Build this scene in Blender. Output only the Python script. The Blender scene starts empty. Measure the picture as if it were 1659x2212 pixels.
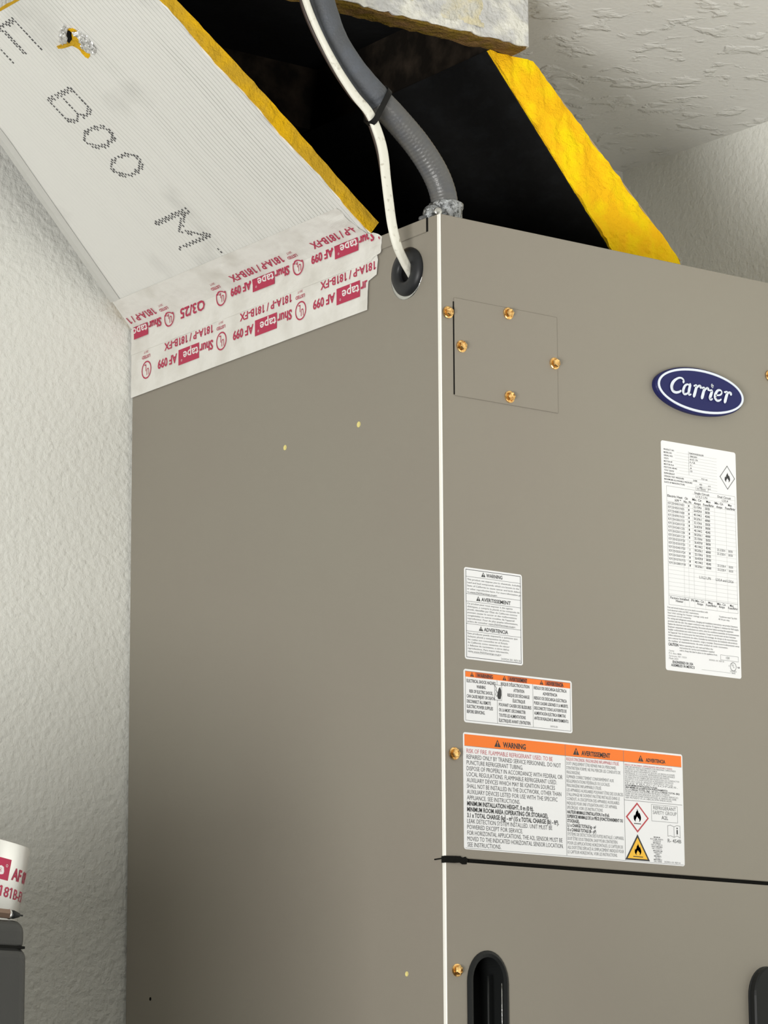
import bpy, bmesh, math, random
from mathutils import Vector, Matrix, noise
random.seed(7)
SC = bpy.context.scene
COL = SC.collection
PI = math.pi

# ------------------------------------------------------------------ camera
CAMP = Vector((-1.9246, -2.5500, 1.2221))
hd, pt, rl = 0.941585, 0.210458, -0.004926
fwd = Vector((math.cos(hd)*math.cos(pt), math.sin(hd)*math.cos(pt), math.sin(pt)))
rt = Vector((math.sin(hd), -math.cos(hd), 0))
up = rt.cross(fwd)
rt2 = rt*math.cos(rl) + up*math.sin(rl)
up2 = -rt*math.sin(rl) + up*math.cos(rl)
cam = bpy.data.objects.new('camera', bpy.data.cameras.new('camera'))
COL.objects.link(cam)
cam.matrix_world = Matrix(((rt2.x, up2.x, -fwd.x, CAMP.x), (rt2.y, up2.y, -fwd.y, CAMP.y),
                           (rt2.z, up2.z, -fwd.z, CAMP.z), (0, 0, 0, 1)))
cam.data.sensor_fit = 'HORIZONTAL'
cam.data.sensor_width = 36.0
cam.data.lens = 7421.9/1659*36.0
cam.data.clip_start = 0.05
SC.camera = cam

# ------------------------------------------------------------------ world, lights, exposure
w = bpy.data.worlds.new('world'); SC.world = w; w.use_nodes = True
w.node_tree.nodes['Background'].inputs[0].default_value = (0.93, 0.97, 1.0, 1)
w.node_tree.nodes['Background'].inputs[1].default_value = 0.03
def area(name, loc, target, sx, sy, power, color):
    l = bpy.data.lights.new(name, 'AREA'); l.shape = 'RECTANGLE'; l.size = sx; l.size_y = sy
    l.energy = power; l.color = color
    o = bpy.data.objects.new(name, l); COL.objects.link(o); o.location = loc
    o.rotation_euler = (Vector(target)-Vector(loc)).to_track_quat('-Z', 'Y').to_euler()
    return o
area('window_light', (-2.70, -1.95, 0.86), (0, 0.2, 1.95), 1.1, 0.75, 100, (1.0, 0.985, 0.95))
area('fill_light', (0.20, -0.95, 1.75), (0.90, -0.72, 2.50), 0.3, 0.35, 5.8, (1.0, 0.975, 0.93))  # unseen fill, added to brighten the right wall, ceiling and cabinet front
SC.view_settings.view_transform = 'Standard'
SC.view_settings.look = 'None'
SC.view_settings.exposure = 0.0
SC.view_settings.gamma = 1.0
SC.view_settings.use_curve_mapping = False

# ------------------------------------------------------------------ materials
def lin(c):
    return tuple((x/255/12.92 if x/255 <= .04045 else ((x/255+.055)/1.055)**2.4) for x in c) + (1,)
def mat(name, col, rough=.6, metal=0, spec=.5, bump=None, var=None, coat=0):
    m = bpy.data.materials.new(name); m.use_nodes = True
    nt = m.node_tree; b = nt.nodes['Principled BSDF']
    col = lin(col) if max(col) > 1 else tuple(col)+(1,)
    b.inputs['Base Color'].default_value = col
    b.inputs['Roughness'].default_value = rough
    b.inputs['Metallic'].default_value = metal
    b.inputs['Specular IOR Level'].default_value = spec
    b.inputs['Coat Weight'].default_value = coat
    tc = nt.nodes.new('ShaderNodeTexCoord')
    if var:      # (scale, second colour, low, high, stretch)
        mp = nt.nodes.new('ShaderNodeMapping'); mp.inputs['Scale'].default_value = var[4] if len(var) > 4 else (1, 1, 1)
        if len(var) > 5: mp.inputs['Rotation'].default_value = var[5]
        nt.links.new(tc.outputs['Object'], mp.inputs[0])
        n = nt.nodes.new('ShaderNodeTexNoise'); n.inputs['Scale'].default_value = var[0]; n.inputs['Detail'].default_value = 6
        nt.links.new(mp.outputs[0], n.inputs['Vector'])
        r = nt.nodes.new('ShaderNodeMapRange'); r.inputs[1].default_value = var[2]; r.inputs[2].default_value = var[3]
        nt.links.new(n.outputs['Fac'], r.inputs[0])
        mx = nt.nodes.new('ShaderNodeMix'); mx.data_type = 'RGBA'
        mx.inputs[6].default_value = col; mx.inputs[7].default_value = lin(var[1])
        nt.links.new(r.outputs[0], mx.inputs[0]); nt.links.new(mx.outputs[2], b.inputs['Base Color'])
    if bump:     # list of (scale, distance, stretch)
        prev = None
        for q in bump:
            mp = nt.nodes.new('ShaderNodeMapping'); mp.inputs['Scale'].default_value = q[2] if len(q) > 2 else (1, 1, 1)
            if len(q) > 3: mp.inputs['Rotation'].default_value = q[3]
            nt.links.new(tc.outputs['Object'], mp.inputs[0])
            n = nt.nodes.new('ShaderNodeTexNoise'); n.inputs['Scale'].default_value = q[0]; n.inputs['Detail'].default_value = 3
            nt.links.new(mp.outputs[0], n.inputs['Vector'])
            bp = nt.nodes.new('ShaderNodeBump'); bp.inputs['Distance'].default_value = q[1]
            bp.inputs['Strength'].default_value = 1.0
            nt.links.new(n.outputs['Fac'], bp.inputs['Height'])
            if prev: nt.links.new(prev.outputs[0], bp.inputs['Normal'])
            prev = bp
        nt.links.new(prev.outputs[0], b.inputs['Normal'])
    return m

M = {}
M['wall'] = mat('wall_paint', (0.79, 0.795, 0.745), .55, bump=[(135, .0019), (300, .0005)])
def ceiling_mat():
    m = mat('ceiling_texture', (0.74, 0.735, 0.70), .6)
    nt = m.node_tree; b = nt.nodes['Principled BSDF']
    tc = nt.nodes['Texture Coordinate']
    n1 = nt.nodes.new('ShaderNodeTexNoise'); n1.inputs['Scale'].default_value = 30; n1.inputs['Detail'].default_value = 5
    n1.inputs['Distortion'].default_value = .3
    nt.links.new(tc.outputs['Object'], n1.inputs['Vector'])
    cr = nt.nodes.new('ShaderNodeMapRange'); cr.inputs[1].default_value = .53; cr.inputs[2].default_value = .66
    cr.interpolation_type = 'SMOOTHSTEP'
    nt.links.new(n1.outputs['Fac'], cr.inputs[0])
    b1 = nt.nodes.new('ShaderNodeBump'); b1.inputs['Distance'].default_value = .0022; b1.inputs['Strength'].default_value = .9
    nt.links.new(cr.outputs[0], b1.inputs['Height'])
    n2 = nt.nodes.new('ShaderNodeTexNoise'); n2.inputs['Scale'].default_value = 160
    nt.links.new(tc.outputs['Object'], n2.inputs['Vector'])
    b2 = nt.nodes.new('ShaderNodeBump'); b2.inputs['Distance'].default_value = .0006
    nt.links.new(n2.outputs['Fac'], b2.inputs['Height']); nt.links.new(b1.outputs[0], b2.inputs['Normal'])
    nt.links.new(b2.outputs[0], b.inputs['Normal'])
    return m
M['ceiling'] = ceiling_mat()
M['floor'] = mat('concrete_floor', (0.07, 0.068, 0.065), .8, var=(3, (64, 62, 60), .4, .6))
M['cab'] = mat('taupe_enamel', (0.268, 0.248, 0.204), .42, spec=.4, bump=[(900, .00006)], var=(2.2, (139, 131, 121), .35, .8))
M['cabedge'] = mat('edge_highlight_white', (0.93, 0.92, 0.86), .35)  # near-white stands for the highlight along the folded corner
M['gap'] = mat('black_foam_seal', (0.008, 0.008, 0.007), .9, spec=.1, bump=[(500, .0006)])
M['blackplastic'] = mat('black_plastic', (0.011, 0.012, 0.012), .42, spec=.25)
M['darkplastic'] = mat('dark_grey_plastic', (0.012, 0.013, 0.013), .4, spec=.22)
M['rubber'] = mat('black_rubber', (0.016, 0.017, 0.019), .45, spec=.35)
M['gold'] = mat('yellow_zinc', (0.92, 0.60, 0.24), .25, metal=1, var=(400, (160, 95, 35), .45, .75))
M['steel'] = mat('galvanised_steel', (0.62, 0.62, 0.60), .3, metal=1, bump=[(300, .0005)])
M['diecast'] = mat('rough_zinc_casting', (0.50, 0.52, 0.54), .45, metal=.8, bump=[(260, .0030), (700, .001)], var=(260, (90, 92, 92), .45, .65))
M['conduit'] = mat('grey_conduit_jacket', (0.115, 0.115, 0.113), .36, bump=[(320, .0004)], var=(60, (88, 90, 94), .45, .7))
M['foamwrap'] = mat('grey_foam_sleeve', (0.088, 0.094, 0.104), .55, bump=[(420, .0008)], var=(40, (92, 98, 108), .4, .7))
M['whitecable'] = mat('white_cable_jacket', (0.80, 0.79, 0.70), .45, var=(160, (150, 140, 118), .60, .78), bump=[(260, .0005)])
M['brownwire'] = mat('dark_brown_wire', (0.045, 0.028, 0.022), .5)
M['tie'] = mat('black_nylon', (0.006, 0.006, 0.006), .5, spec=.2)
M['yellow'] = mat('yellow_glass_wool', (1.0, 0.56, 0.012), .95, spec=.1, bump=[(150, .004, (.35, 1, .35)), (500, .0012)], var=(34, (255, 222, 22), .42, .66, (1, 1.5, 1)))
M['amber'] = mat('amber_glass_wool', (0.60, 0.36, 0.025), .9, spec=.15, bump=[(130, .003), (500, .001)], var=(30, (230, 180, 20), .42, .64))
M['brownwool'] = mat('dirty_glass_wool', (0.19, 0.11, 0.042), .95, spec=.05, bump=[(120, .004), (500, .002)], var=(50, (120, 98, 40), .4, .62))
M['liner'] = mat('black_duct_liner', (0.009, 0.009, 0.009), .9, spec=.15, bump=[(90, .0012, (1, 1, 3))], var=(30, (30, 31, 32), .48, .75, (1, 1, 3)))
M['dustliner'] = mat('dusty_duct_liner', (0.016, 0.013, 0.010), .9, spec=.1, bump=[(60, .002)], var=(30, (72, 62, 52), .44, .74))
M['foilmastic'] = mat('foil_with_mastic', (0.60, 0.60, 0.59), .42, metal=.15, bump=[(45, .004), (200, .0022)], var=(38, (232, 231, 222), .42, .56))
M['cream'] = mat('cream_mastic', (0.68, 0.62, 0.43), .7, bump=[(90, .004), (300, .0015)], var=(60, (205, 203, 192), .45, .6))
M['tape'] = mat('white_foil_tape', (0.76, 0.75, 0.71), .42, metal=.0, spec=.5, bump=[(28, .0014), (120, .0004)], var=(30, (205, 202, 194), .45, .8))
M['cornertape'] = mat('grey_foil_corner', (0.60, 0.60, 0.57), .4, spec=.5, bump=[(40, .0015)])
M['foil'] = mat('crinkled_foil', (0.75, 0.75, 0.74), .3, metal=.8, bump=[(150, .004)])
M['crimson'] = mat('crimson_ink', (0.45, 0.022, 0.075), .5)
M['tapewhite'] = mat('white_ink', (0.78, 0.75, 0.74), .5)
M['ink'] = mat('black_ink', (0.035, 0.036, 0.038), .6)
M['greyink'] = mat('grey_ink', (0.20, 0.205, 0.21), .6)
M['paleline'] = mat('pale_rule_ink', (0.42, 0.43, 0.43), .6)
M['sticker'] = mat('white_sticker', (0.84, 0.85, 0.87), .4)
M['orange'] = mat('orange_ink', (0.93, 0.20, 0.018), .5)
M['rust'] = mat('rust_orange_ink', (0.55, 0.10, 0.02), .5)
M['signred'] = mat('sign_red_ink', (0.50, 0.06, 0.075), .5)
M['signyellow'] = mat('sign_yellow_ink', (0.90, 0.52, 0.04), .5)
M['blue'] = mat('navy_blue_enamel', (0.018, 0.021, 0.105), .45, spec=.2)
M['badgewhite'] = mat('badge_white', (0.74, 0.80, 0.90), .4)
M['stamp'] = mat('stamped_dot_ink', (0.085, 0.085, 0.088), .7)
M['greyplastic'] = mat('grey_moulded_plastic', (0.045, 0.045, 0.042), .5, spec=.4, bump=[(500, .0002)])
M['rollfoil'] = mat('aluminium_foil_roll', (0.84, 0.84, 0.83), .33, metal=.8, bump=[(14, .002, (1, 1, .05))])
M['card'] = mat('cardboard_core', (0.42, 0.32, 0.20), .9)
M['copper'] = mat('brown_metal_barrel', (0.22, 0.15, 0.11), .35, metal=.6)
M['hole'] = mat('pale_yellow_plug', (0.78, 0.68, 0.26), .7)
def facing_mat():
    m = mat('ribbed_paper_facing', (0.70, 0.695, 0.655), .5, spec=.35)
    nt = m.node_tree; b = nt.nodes['Principled BSDF']; tc = nt.nodes['Texture Coordinate']
    sx = nt.nodes.new('ShaderNodeSeparateXYZ'); nt.links.new(tc.outputs['Object'], sx.inputs[0])
    # slow wander of the ribs
    nz = nt.nodes.new('ShaderNodeTexNoise'); nz.inputs['Scale'].default_value = 5
    nt.links.new(tc.outputs['Object'], nz.inputs['Vector'])
    ma = nt.nodes.new('ShaderNodeMath'); ma.operation = 'MULTIPLY_ADD'; ma.inputs[1].default_value = .016
    nt.links.new(nz.outputs['Fac'], ma.inputs[0]); nt.links.new(sx.outputs['Y'], ma.inputs[2])
    fr = nt.nodes.new('ShaderNodeMath'); fr.operation = 'MULTIPLY'; fr.inputs[1].default_value = 2*PI/.0056
    nt.links.new(ma.outputs[0], fr.inputs[0])
    sn = nt.nodes.new('ShaderNodeMath'); sn.operation = 'SINE'; nt.links.new(fr.outputs[0], sn.inputs[0])
    pk = nt.nodes.new('ShaderNodeMapRange'); pk.inputs[1].default_value = .72; pk.inputs[2].default_value = 1.0
    nt.links.new(sn.outputs[0], pk.inputs[0])
    # ribs show most near the cut front edge of the board
    gy = nt.nodes.new('ShaderNodeMapRange'); gy.inputs[1].default_value = .46; gy.inputs[2].default_value = .17
    gy.inputs[3].default_value = .06; gy.inputs[4].default_value = .5
    nt.links.new(sx.outputs['Y'], gy.inputs[0])
    n2 = nt.nodes.new('ShaderNodeTexNoise'); n2.inputs['Scale'].default_value = 14; n2.inputs['Detail'].default_value = 5
    mp = nt.nodes.new('ShaderNodeMapping'); mp.inputs['Scale'].default_value = (.4, 3, .4)
    nt.links.new(tc.outputs['Object'], mp.inputs[0]); nt.links.new(mp.outputs[0], n2.inputs['Vector'])
    r2 = nt.nodes.new('ShaderNodeMapRange'); r2.inputs[1].default_value = .40; r2.inputs[2].default_value = .62
    nt.links.new(n2.outputs['Fac'], r2.inputs[0])
    m1 = nt.nodes.new('ShaderNodeMath'); m1.operation = 'MULTIPLY'; nt.links.new(pk.outputs[0], m1.inputs[0]); nt.links.new(gy.outputs[0], m1.inputs[1])
    m2 = nt.nodes.new('ShaderNodeMath'); m2.operation = 'MULTIPLY'; nt.links.new(m1.outputs[0], m2.inputs[0]); nt.links.new(r2.outputs[0], m2.inputs[1])
    # smudges
    n3 = nt.nodes.new('ShaderNodeTexNoise'); n3.inputs['Scale'].default_value = 11; n3.inputs['Detail'].default_value = 7
    nt.links.new(tc.outputs['Object'], n3.inputs['Vector'])
    r3 = nt.nodes.new('ShaderNodeMapRange'); r3.inputs[1].default_value = .56; r3.inputs[2].default_value = .78; r3.inputs[4].default_value = .45
    nt.links.new(n3.outputs['Fac'], r3.inputs[0])
    mx = nt.nodes.new('ShaderNodeMix'); mx.data_type = 'RGBA'
    mx.inputs[6].default_value = (.77, .77, .735, 1); mx.inputs[7].default_value = (.36, .36, .34, 1)
    nt.links.new(r3.outputs[0], mx.inputs[0])
    my = nt.nodes.new('ShaderNodeMix'); my.data_type = 'RGBA'; my.inputs[7].default_value = (.30, .30, .28, 1)
    nt.links.new(m2.outputs[0], my.inputs[0]); nt.links.new(mx.outputs[2], my.inputs[6])
    nt.links.new(my.outputs[2], b.inputs['Base Color'])
    bp = nt.nodes.new('ShaderNodeBump'); bp.inputs['Distance'].default_value = .0009; bp.invert = True
    nt.links.new(m1.outputs[0], bp.inputs['Height'])
    nt.links.new(bp.outputs[0], b.inputs['Normal'])
    return m
M['facing'] = facing_mat()

# ------------------------------------------------------------------ helpers
def obj(name, verts, faces, mt, parent=None, smooth=False, mats=None, fm=None):
    me = bpy.data.meshes.new(name); me.from_pydata([tuple(v) for v in verts], [], faces)
    for m in (mats or [mt]): me.materials.append(m)
    if fm: me.polygons.foreach_set('material_index', fm)
    if smooth: me.polygons.foreach_set('use_smooth', [True]*len(me.polygons))
    me.update()
    o = bpy.data.objects.new(name, me); COL.objects.link(o)
    if parent: o.parent = parent
    return o
def from_bm(name, bm, mt, parent=None, smooth=False):
    me = bpy.data.meshes.new(name); bmesh.ops.recalc_face_normals(bm, faces=bm.faces[:]); bm.to_mesh(me); bm.free()
    me.materials.append(mt)
    if smooth: me.polygons.foreach_set('use_smooth', [True]*len(me.polygons))
    o = bpy.data.objects.new(name, me); COL.objects.link(o)
    if parent: o.parent = parent
    return o
def empty(name, label, cat, group=None):
    o = bpy.data.objects.new(name, None); COL.objects.link(o); o['label'] = label; o['category'] = cat
    if group: o['group'] = group
    return o
def tag(o, label, cat=None, group=None):
    o['label'] = label
    if cat: o['category'] = cat
    if group: o['group'] = group
    return o
def box_bm(x0, x1, y0, y1, z0, z1, bev=0, seg=2, bm=None):
    b = bmesh.new()
    vs = [b.verts.new((x, y, z)) for x in (x0, x1) for y in (y0, y1) for z in (z0, z1)]
    for f in ((0, 1, 3, 2), (4, 6, 7, 5), (0, 4, 5, 1), (2, 3, 7, 6), (0, 2, 6, 4), (1, 5, 7, 3)):
        b.faces.new([vs[i] for i in f])
    bmesh.ops.recalc_face_normals(b, faces=b.faces[:])
    if bev: bmesh.ops.bevel(b, geom=b.edges[:], offset=bev, segments=seg, profile=.5, affect='EDGES')
    return b
def box(name, a, mt, parent=None, bev=0, seg=2):
    return from_bm(name, box_bm(*a, bev=bev, seg=seg), mt, parent)
def prism_y(name, poly, y0, y1, mt, parent=None, cuts=0, jit=0, y1b=None):
    """solid with an x-z outline, running from y0 to y1; y1b overrides the back y per vertex"""
    b = bmesh.new()
    f = [b.verts.new((x, y0, z)) for x, z in poly]
    k = [b.verts.new((x, (y1b[i] if y1b else y1), z)) for i, (x, z) in enumerate(poly)]
    b.faces.new(f); b.faces.new(k[::-1])
    n = len(poly)
    for i in range(n): b.faces.new((f[i], k[i], k[(i+1) % n], f[(i+1) % n]))
    if cuts:
        bmesh.ops.triangulate(b, faces=b.faces[:])
        bmesh.ops.subdivide_edges(b, edges=b.edges[:], cuts=cuts, use_grid_fill=True)
        for v in b.verts:
            d = noise.noise_vector(v.co*55)*jit + noise.noise_vector(v.co*170)*jit*.5
            v.co += d
    return from_bm(name, b, mt, parent)
def lathe(name, prof, mt, parent, origin, axis, seg=32, rx=None, cap=True, smooth=True, sy=1.0):
    """prof: (r, h) pairs along axis"""
    ax = Vector(axis).normalized()
    a = Vector(rx) if rx else (Vector((0, 0, 1)).cross(ax) if abs(ax.z) < .9 else Vector((1, 0, 0)))
    a = (a - ax*a.dot(ax)).normalized(); c = ax.cross(a)
    o = Vector(origin); vs = []; fs = []
    for r, h in prof:
        for i in range(seg):
            t = 2*PI*i/seg
            vs.append(o + ax*h + a*(r*math.cos(t)) + c*(r*math.sin(t)*sy))
    for j in range(len(prof)-1):
        for i in range(seg):
            k = (i+1) % seg
            fs.append((j*seg+i, j*seg+k, (j+1)*seg+k, (j+1)*seg+i))
    if cap:
        fs.append(tuple(range(seg))[::-1]); fs.append(tuple(range((len(prof)-1)*seg, len(prof)*seg)))
    return obj(name, vs, fs, mt, parent, smooth)
def catmull(pts, n):
    P = [Vector(p) for p in pts]; P = [P[0]*2-P[1]] + P + [P[-1]*2-P[-2]]
    out = []
    for i in range(1, len(P)-2):
        for k in range(n):
            t = k/n; a, b, c, d = P[i-1], P[i], P[i+1], P[i+2]
            out.append(.5*((2*b)+(c-a)*t+(2*a-5*b+4*c-d)*t*t+(3*b-a-3*c+d)*t**3))
    out.append(P[-2]); return out
def sweep(name, pts, prof, mt, parent=None, upv=(0, -1, 0), scale=None, smooth=True, closed=False):
    """prof(i, t) -> list of (a, b) offsets in the frame across the path"""
    n = len(pts); vs = []; fs = []; m = None
    for i, p in enumerate(pts):
        if closed: t = (pts[(i+1) % n]-pts[i-1]).normalized()
        else: t = (pts[min(i+1, n-1)]-pts[max(i-1, 0)]).normalized()
        a = Vector(upv); a = (a - t*a.dot(t)).normalized(); b = t.cross(a)
        pr = prof(i)
        m = len(pr)
        for (u, v) in pr: vs.append(p + a*v + b*u)
    for i in range(n if closed else n-1):
        for k in range(m):
            q = (k+1) % m; j = (i+1) % n
            fs.append((i*m+k, i*m+q, j*m+q, j*m+k))
    if not closed:
        fs.append(tuple(range(m))[::-1]); fs.append(tuple(range((n-1)*m, n*m)))
    return obj(name, vs, fs, mt, parent, smooth)
def circ(r, n=20, fn=None):
    return [(r*math.cos(2*PI*k/n), r*math.sin(2*PI*k/n)) for k in range(n)]

# ---- flat print: text, rules and shapes on a (u, v) sheet -----------------
_tc = {}
def glyphs(s, bold):
    key = (s, bold)
    if key in _tc: return _tc[key]
    cu = bpy.data.curves.new('t', 'FONT'); cu.body = s; cu.size = 1.0; cu.resolution_u = 2
    cu.offset = bold
    o = bpy.data.objects.new('t', cu); COL.objects.link(o)
    me = bpy.data.meshes.new_from_object(o)
    vs = [(v.co.x, v.co.y) for v in me.vertices]; fs = [tuple(p.vertices) for p in me.polygons]
    if '181' in s:       # the built-in figure one is a bare bar: give it its flag
        def ext(q):
            cu.body = q; m2 = bpy.data.meshes.new_from_object(o); xs = [v.co.x for v in m2.vertices]; bpy.data.meshes.remove(m2); return min(xs), max(xs)
        a1, b1 = ext('1'); sw = b1-a1
        for i, ch in enumerate(s):
            if ch == '1':
                xr = ext(s[:i+1])[1]; n0 = len(vs)
                vs += [(xr-sw*.6, .729), (xr-sw, .729), (xr-sw-.15, .61), (xr-sw-.15, .53), (xr-sw*.6, .60)]
                fs.append((n0, n0+1, n0+2, n0+3, n0+4))
    bpy.data.objects.remove(o); bpy.data.meshes.remove(me); bpy.data.curves.remove(cu)
    _tc[key] = (vs, fs)
    return _tc[key]
class Print:
    def __init__(s, mats): s.v = []; s.f = []; s.m = []; s.names = mats
    def poly(s, pts, mt, lift=1):
        b = len(s.v); s.v += [(u, v, lift) for u, v in pts]; s.f.append(tuple(range(b, b+len(pts)))); s.m.append(s.names.index(mt))
    def rect(s, u0, v0, u1, v1, mt, lift=1):
        s.poly([(u0, v0), (u1, v0), (u1, v1), (u0, v1)], mt, lift)
    def frame(s, u0, v0, u1, v1, t, mt, lift=1):
        s.rect(u0, v0, u1, v0+t, mt, lift); s.rect(u0, v1-t, u1, v1, mt, lift)
        s.rect(u0, v0+t, u0+t, v1-t, mt, lift); s.rect(u1-t, v0+t, u1, v1-t, mt, lift)
    def line(s, pts, t, mt, lift=1, closed=False):
        P = list(pts) + ([pts[0]] if closed else [])
        for (a, b), (c, d) in zip(P, P[1:]):
            L = math.hypot(c-a, d-b) or 1; nx, ny = -(d-b)/L*t/2, (c-a)/L*t/2; ex, ey = (c-a)/L*t*.3, (d-b)/L*t*.3
            s.poly([(a-ex-nx, b-ey-ny), (c+ex-nx, d+ey-ny), (c+ex+nx, d+ey+ny), (a-ex+nx, b-ey+ny)], mt, lift)
    def ring(s, cu, cv, ru, rv, t, mt, lift=1, n=32):
        for i in range(n):
            a, b = 2*PI*i/n, 2*PI*(i+1)/n
            s.poly([(cu+ru*math.cos(a), cv+rv*math.sin(a)), (cu+ru*math.cos(b), cv+rv*math.sin(b)),
                    (cu+(ru-t)*math.cos(b), cv+(rv-t)*math.sin(b)), (cu+(ru-t)*math.cos(a), cv+(rv-t)*math.sin(a))], mt, lift)
    def text(s, st, u, v, h, mt, w=None, al='l', bold=0.0, cond=.8, shear=0, lift=2, maxu=None):
        """baseline-left at (u, v), capital height h, either fitted to width w or condensed by cond"""
        vs, fs = glyphs(st, bold)
        if not vs: return
        x0 = min(a for a, b in vs); x1 = max(a for a, b in vs)
        ky = h/.729; kx = w/(x1-x0) if w else ky*cond
        W = (x1-x0)*kx
        off = u - (0 if al == 'l' else W/2 if al == 'c' else W)
        b = len(s.v)
        for a, c in vs: s.v.append((off+(a-x0)*kx+shear*c*ky, v+c*ky, lift))
        mi = s.names.index(mt)
        for f in fs:
            g = tuple(i+b for i in f)
            if maxu is not None and any(s.v[i][0] > maxu for i in g): continue
            s.f.append(g); s.m.append(mi)
    def bake(s, name, fn, parent):
        o = obj(name, [fn(*q) for q in s.v], s.f, None, parent, mats=[M[k] for k in s.names], fm=s.m)
        return o

# ------------------------------------------------------------------ the room
ZT = 2.2        # top of the air handler
ZC = 2.52       # ceiling
W, D = .432, .56
def struct(o): o['kind'] = 'structure'; return o
struct(box('floor', (-4, .9, -5, .7, -.1, 0), M['floor']))
struct(box('wall_back', (-4, .9, .565, .7, 0, ZC), M['wall']))
def slab(name, poly, z0, z1, mt):
    n = len(poly); vs = [(x, y, z0) for x, y in poly]+[(x, y, z1) for x, y in poly]
    fs = [tuple(range(n))[::-1], tuple(range(n, 2*n))]+[(i, (i+1) % n, n+(i+1) % n, n+i) for i in range(n)]
    return obj(name, vs, fs, mt)
struct(slab('wall_right', [(.7105, .565), (.98, -4), (1.2, -4), (1.2, .565)], 0, ZC, M['wall']))
M['darkwall'] = mat('grey_panel_wall', (0.08, 0.078, 0.075), .7)
struct(box('wall_left', (-4.1, -4, -5, .7, 0, ZC), M['darkwall']))
struct(box('ceiling', (-4.1, 1.2, -5, .7, ZC, ZC+.1), M['ceiling']))

# ------------------------------------------------------------------ air handler
AH = empty('air_handler', 'tall taupe metal air handler cabinet with warning stickers and oval blue badge', 'air handler')
AH.location = (0, 0, 0)
G1 = 1.5738     # seam between the two front panels
b = box_bm(0, W, .004, D, 0, ZT)
ff = [f for f in b.faces if f.normal.y < -.9]
r_ = bmesh.ops.inset_region(b, faces=ff, thickness=.0020)
for v in ff[0].verts: v.co.y = .036
from_bm('cabinet_body', b, M['cab'], AH)
box('insulation_lining', (.0024, W-.0024, .0330, .0356, .01, G1-.01), M['liner'], AH)
box('upper_front_panel', (.0010, W, -.0002, .0045, G1+.0022, ZT), M['cab'], AH, bev=.0006, seg=1)
# lower front panel with the two slots for the handles cut out as an outline
def panel_with_slots(name, x0, x1, z0, z1, slots, y0, y1, mt, parent):
    b = bmesh.new()
    def loop(pts): 
        v = [b.verts.new((x, y0, z)) for x, z in pts]
        return [b.edges.new((v[i], v[(i+1) % len(v)])) for i in range(len(v))]
    es = loop([(x0, z0), (x1, z0), (x1, z1), (x0, z1)])
    for s in slots: es += loop(s)
    bmesh.ops.triangle_fill(b, use_beauty=True, edges=es)
    g = bmesh.ops.extrude_face_region(b, geom=b.faces[:])
    for v in [q for q in g['geom'] if isinstance(q, bmesh.types.BMVert)]: v.co.y = y1
    return from_bm(name, b, mt, parent)
def slot(cx, r, top, bot, n=14):
    p = []
    for i in range(n+1): a = PI*i/n; p.append((cx+r*math.cos(a), top-r*1.25+r*1.25*math.sin(a)))
    for i in range(n+1): a = PI+PI*i/n; p.append((cx+r*math.cos(a), bot+r*1.25+r*1.25*math.sin(a)))
    return p
SL = .0475; SR = .396; STOP = 1.4905; SBOT = 1.34
panel_with_slots('lower_front_panel', .0010, W, .30, G1-.0018, [slot(SL, .0235, STOP, SBOT), slot(SR, .0235, STOP, SBOT)], -.0012, .0035, M['cab'], AH)
# folded edge down the front left corner, its highlight painted near white
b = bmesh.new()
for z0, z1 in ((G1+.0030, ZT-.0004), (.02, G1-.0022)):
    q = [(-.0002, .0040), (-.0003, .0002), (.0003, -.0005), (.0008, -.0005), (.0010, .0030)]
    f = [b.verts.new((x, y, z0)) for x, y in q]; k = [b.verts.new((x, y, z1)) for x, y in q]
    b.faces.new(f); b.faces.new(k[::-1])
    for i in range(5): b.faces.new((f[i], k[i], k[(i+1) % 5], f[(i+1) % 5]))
tag(from_bm('corner_edge_highlight', b, M['cabedge'], AH), 'thin folded edge at the front left corner with its highlight in the colour')
# seam seal
tag(box('seam_seal', (.0005, W, .0016, .0042, G1-.0022, G1+.0026), M['gap'], AH), 'black foam seal in the seam between the front panels')
vs = [(-.0022, -.0016), (.010, -.0030), (.016, -.0026), (.019, -.0018), (.0225, -.0018), (.026, -.0008)]
top = [.0030, .0034, .0036, .0022, .0036, .0010]; bot = [-.0032, -.0030, -.0024, -.0038, -.0036, -.0030]
V = []; F = []
for (x, y), t, bo in zip(vs, top, bot):
    V += [(x, y, G1+t), (x, y, G1+bo), (x, .003, G1+bo), (x, .003, G1+t)]
for i in range(len(vs)-1):
    a = i*4
    for k in range(4): F.append((a+k, a+(k+1) % 4, a+4+(k+1) % 4, a+4+k))
F += [(3, 2, 1, 0), tuple(len(V)-4+k for k in range(4))]
tag(obj('seal_end', V, F, M['gap'], AH), 'torn end of the black foam seal poking out at the corner')
box('side_slit', (-.0008, .001, .004, .016, G1+.0006, G1+.0018), M['gap'], AH)
# flange along the top of the side
box('top_flange', (-.0013, .0004, .0212, .100, ZT-.0138, ZT+.0006), M['cab'], AH, bev=.0005, seg=1)
box('flange_notch', (-.0006, .0008, .0188, .0216, ZT-.0135, ZT+.0004), M['gap'], AH)

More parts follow.
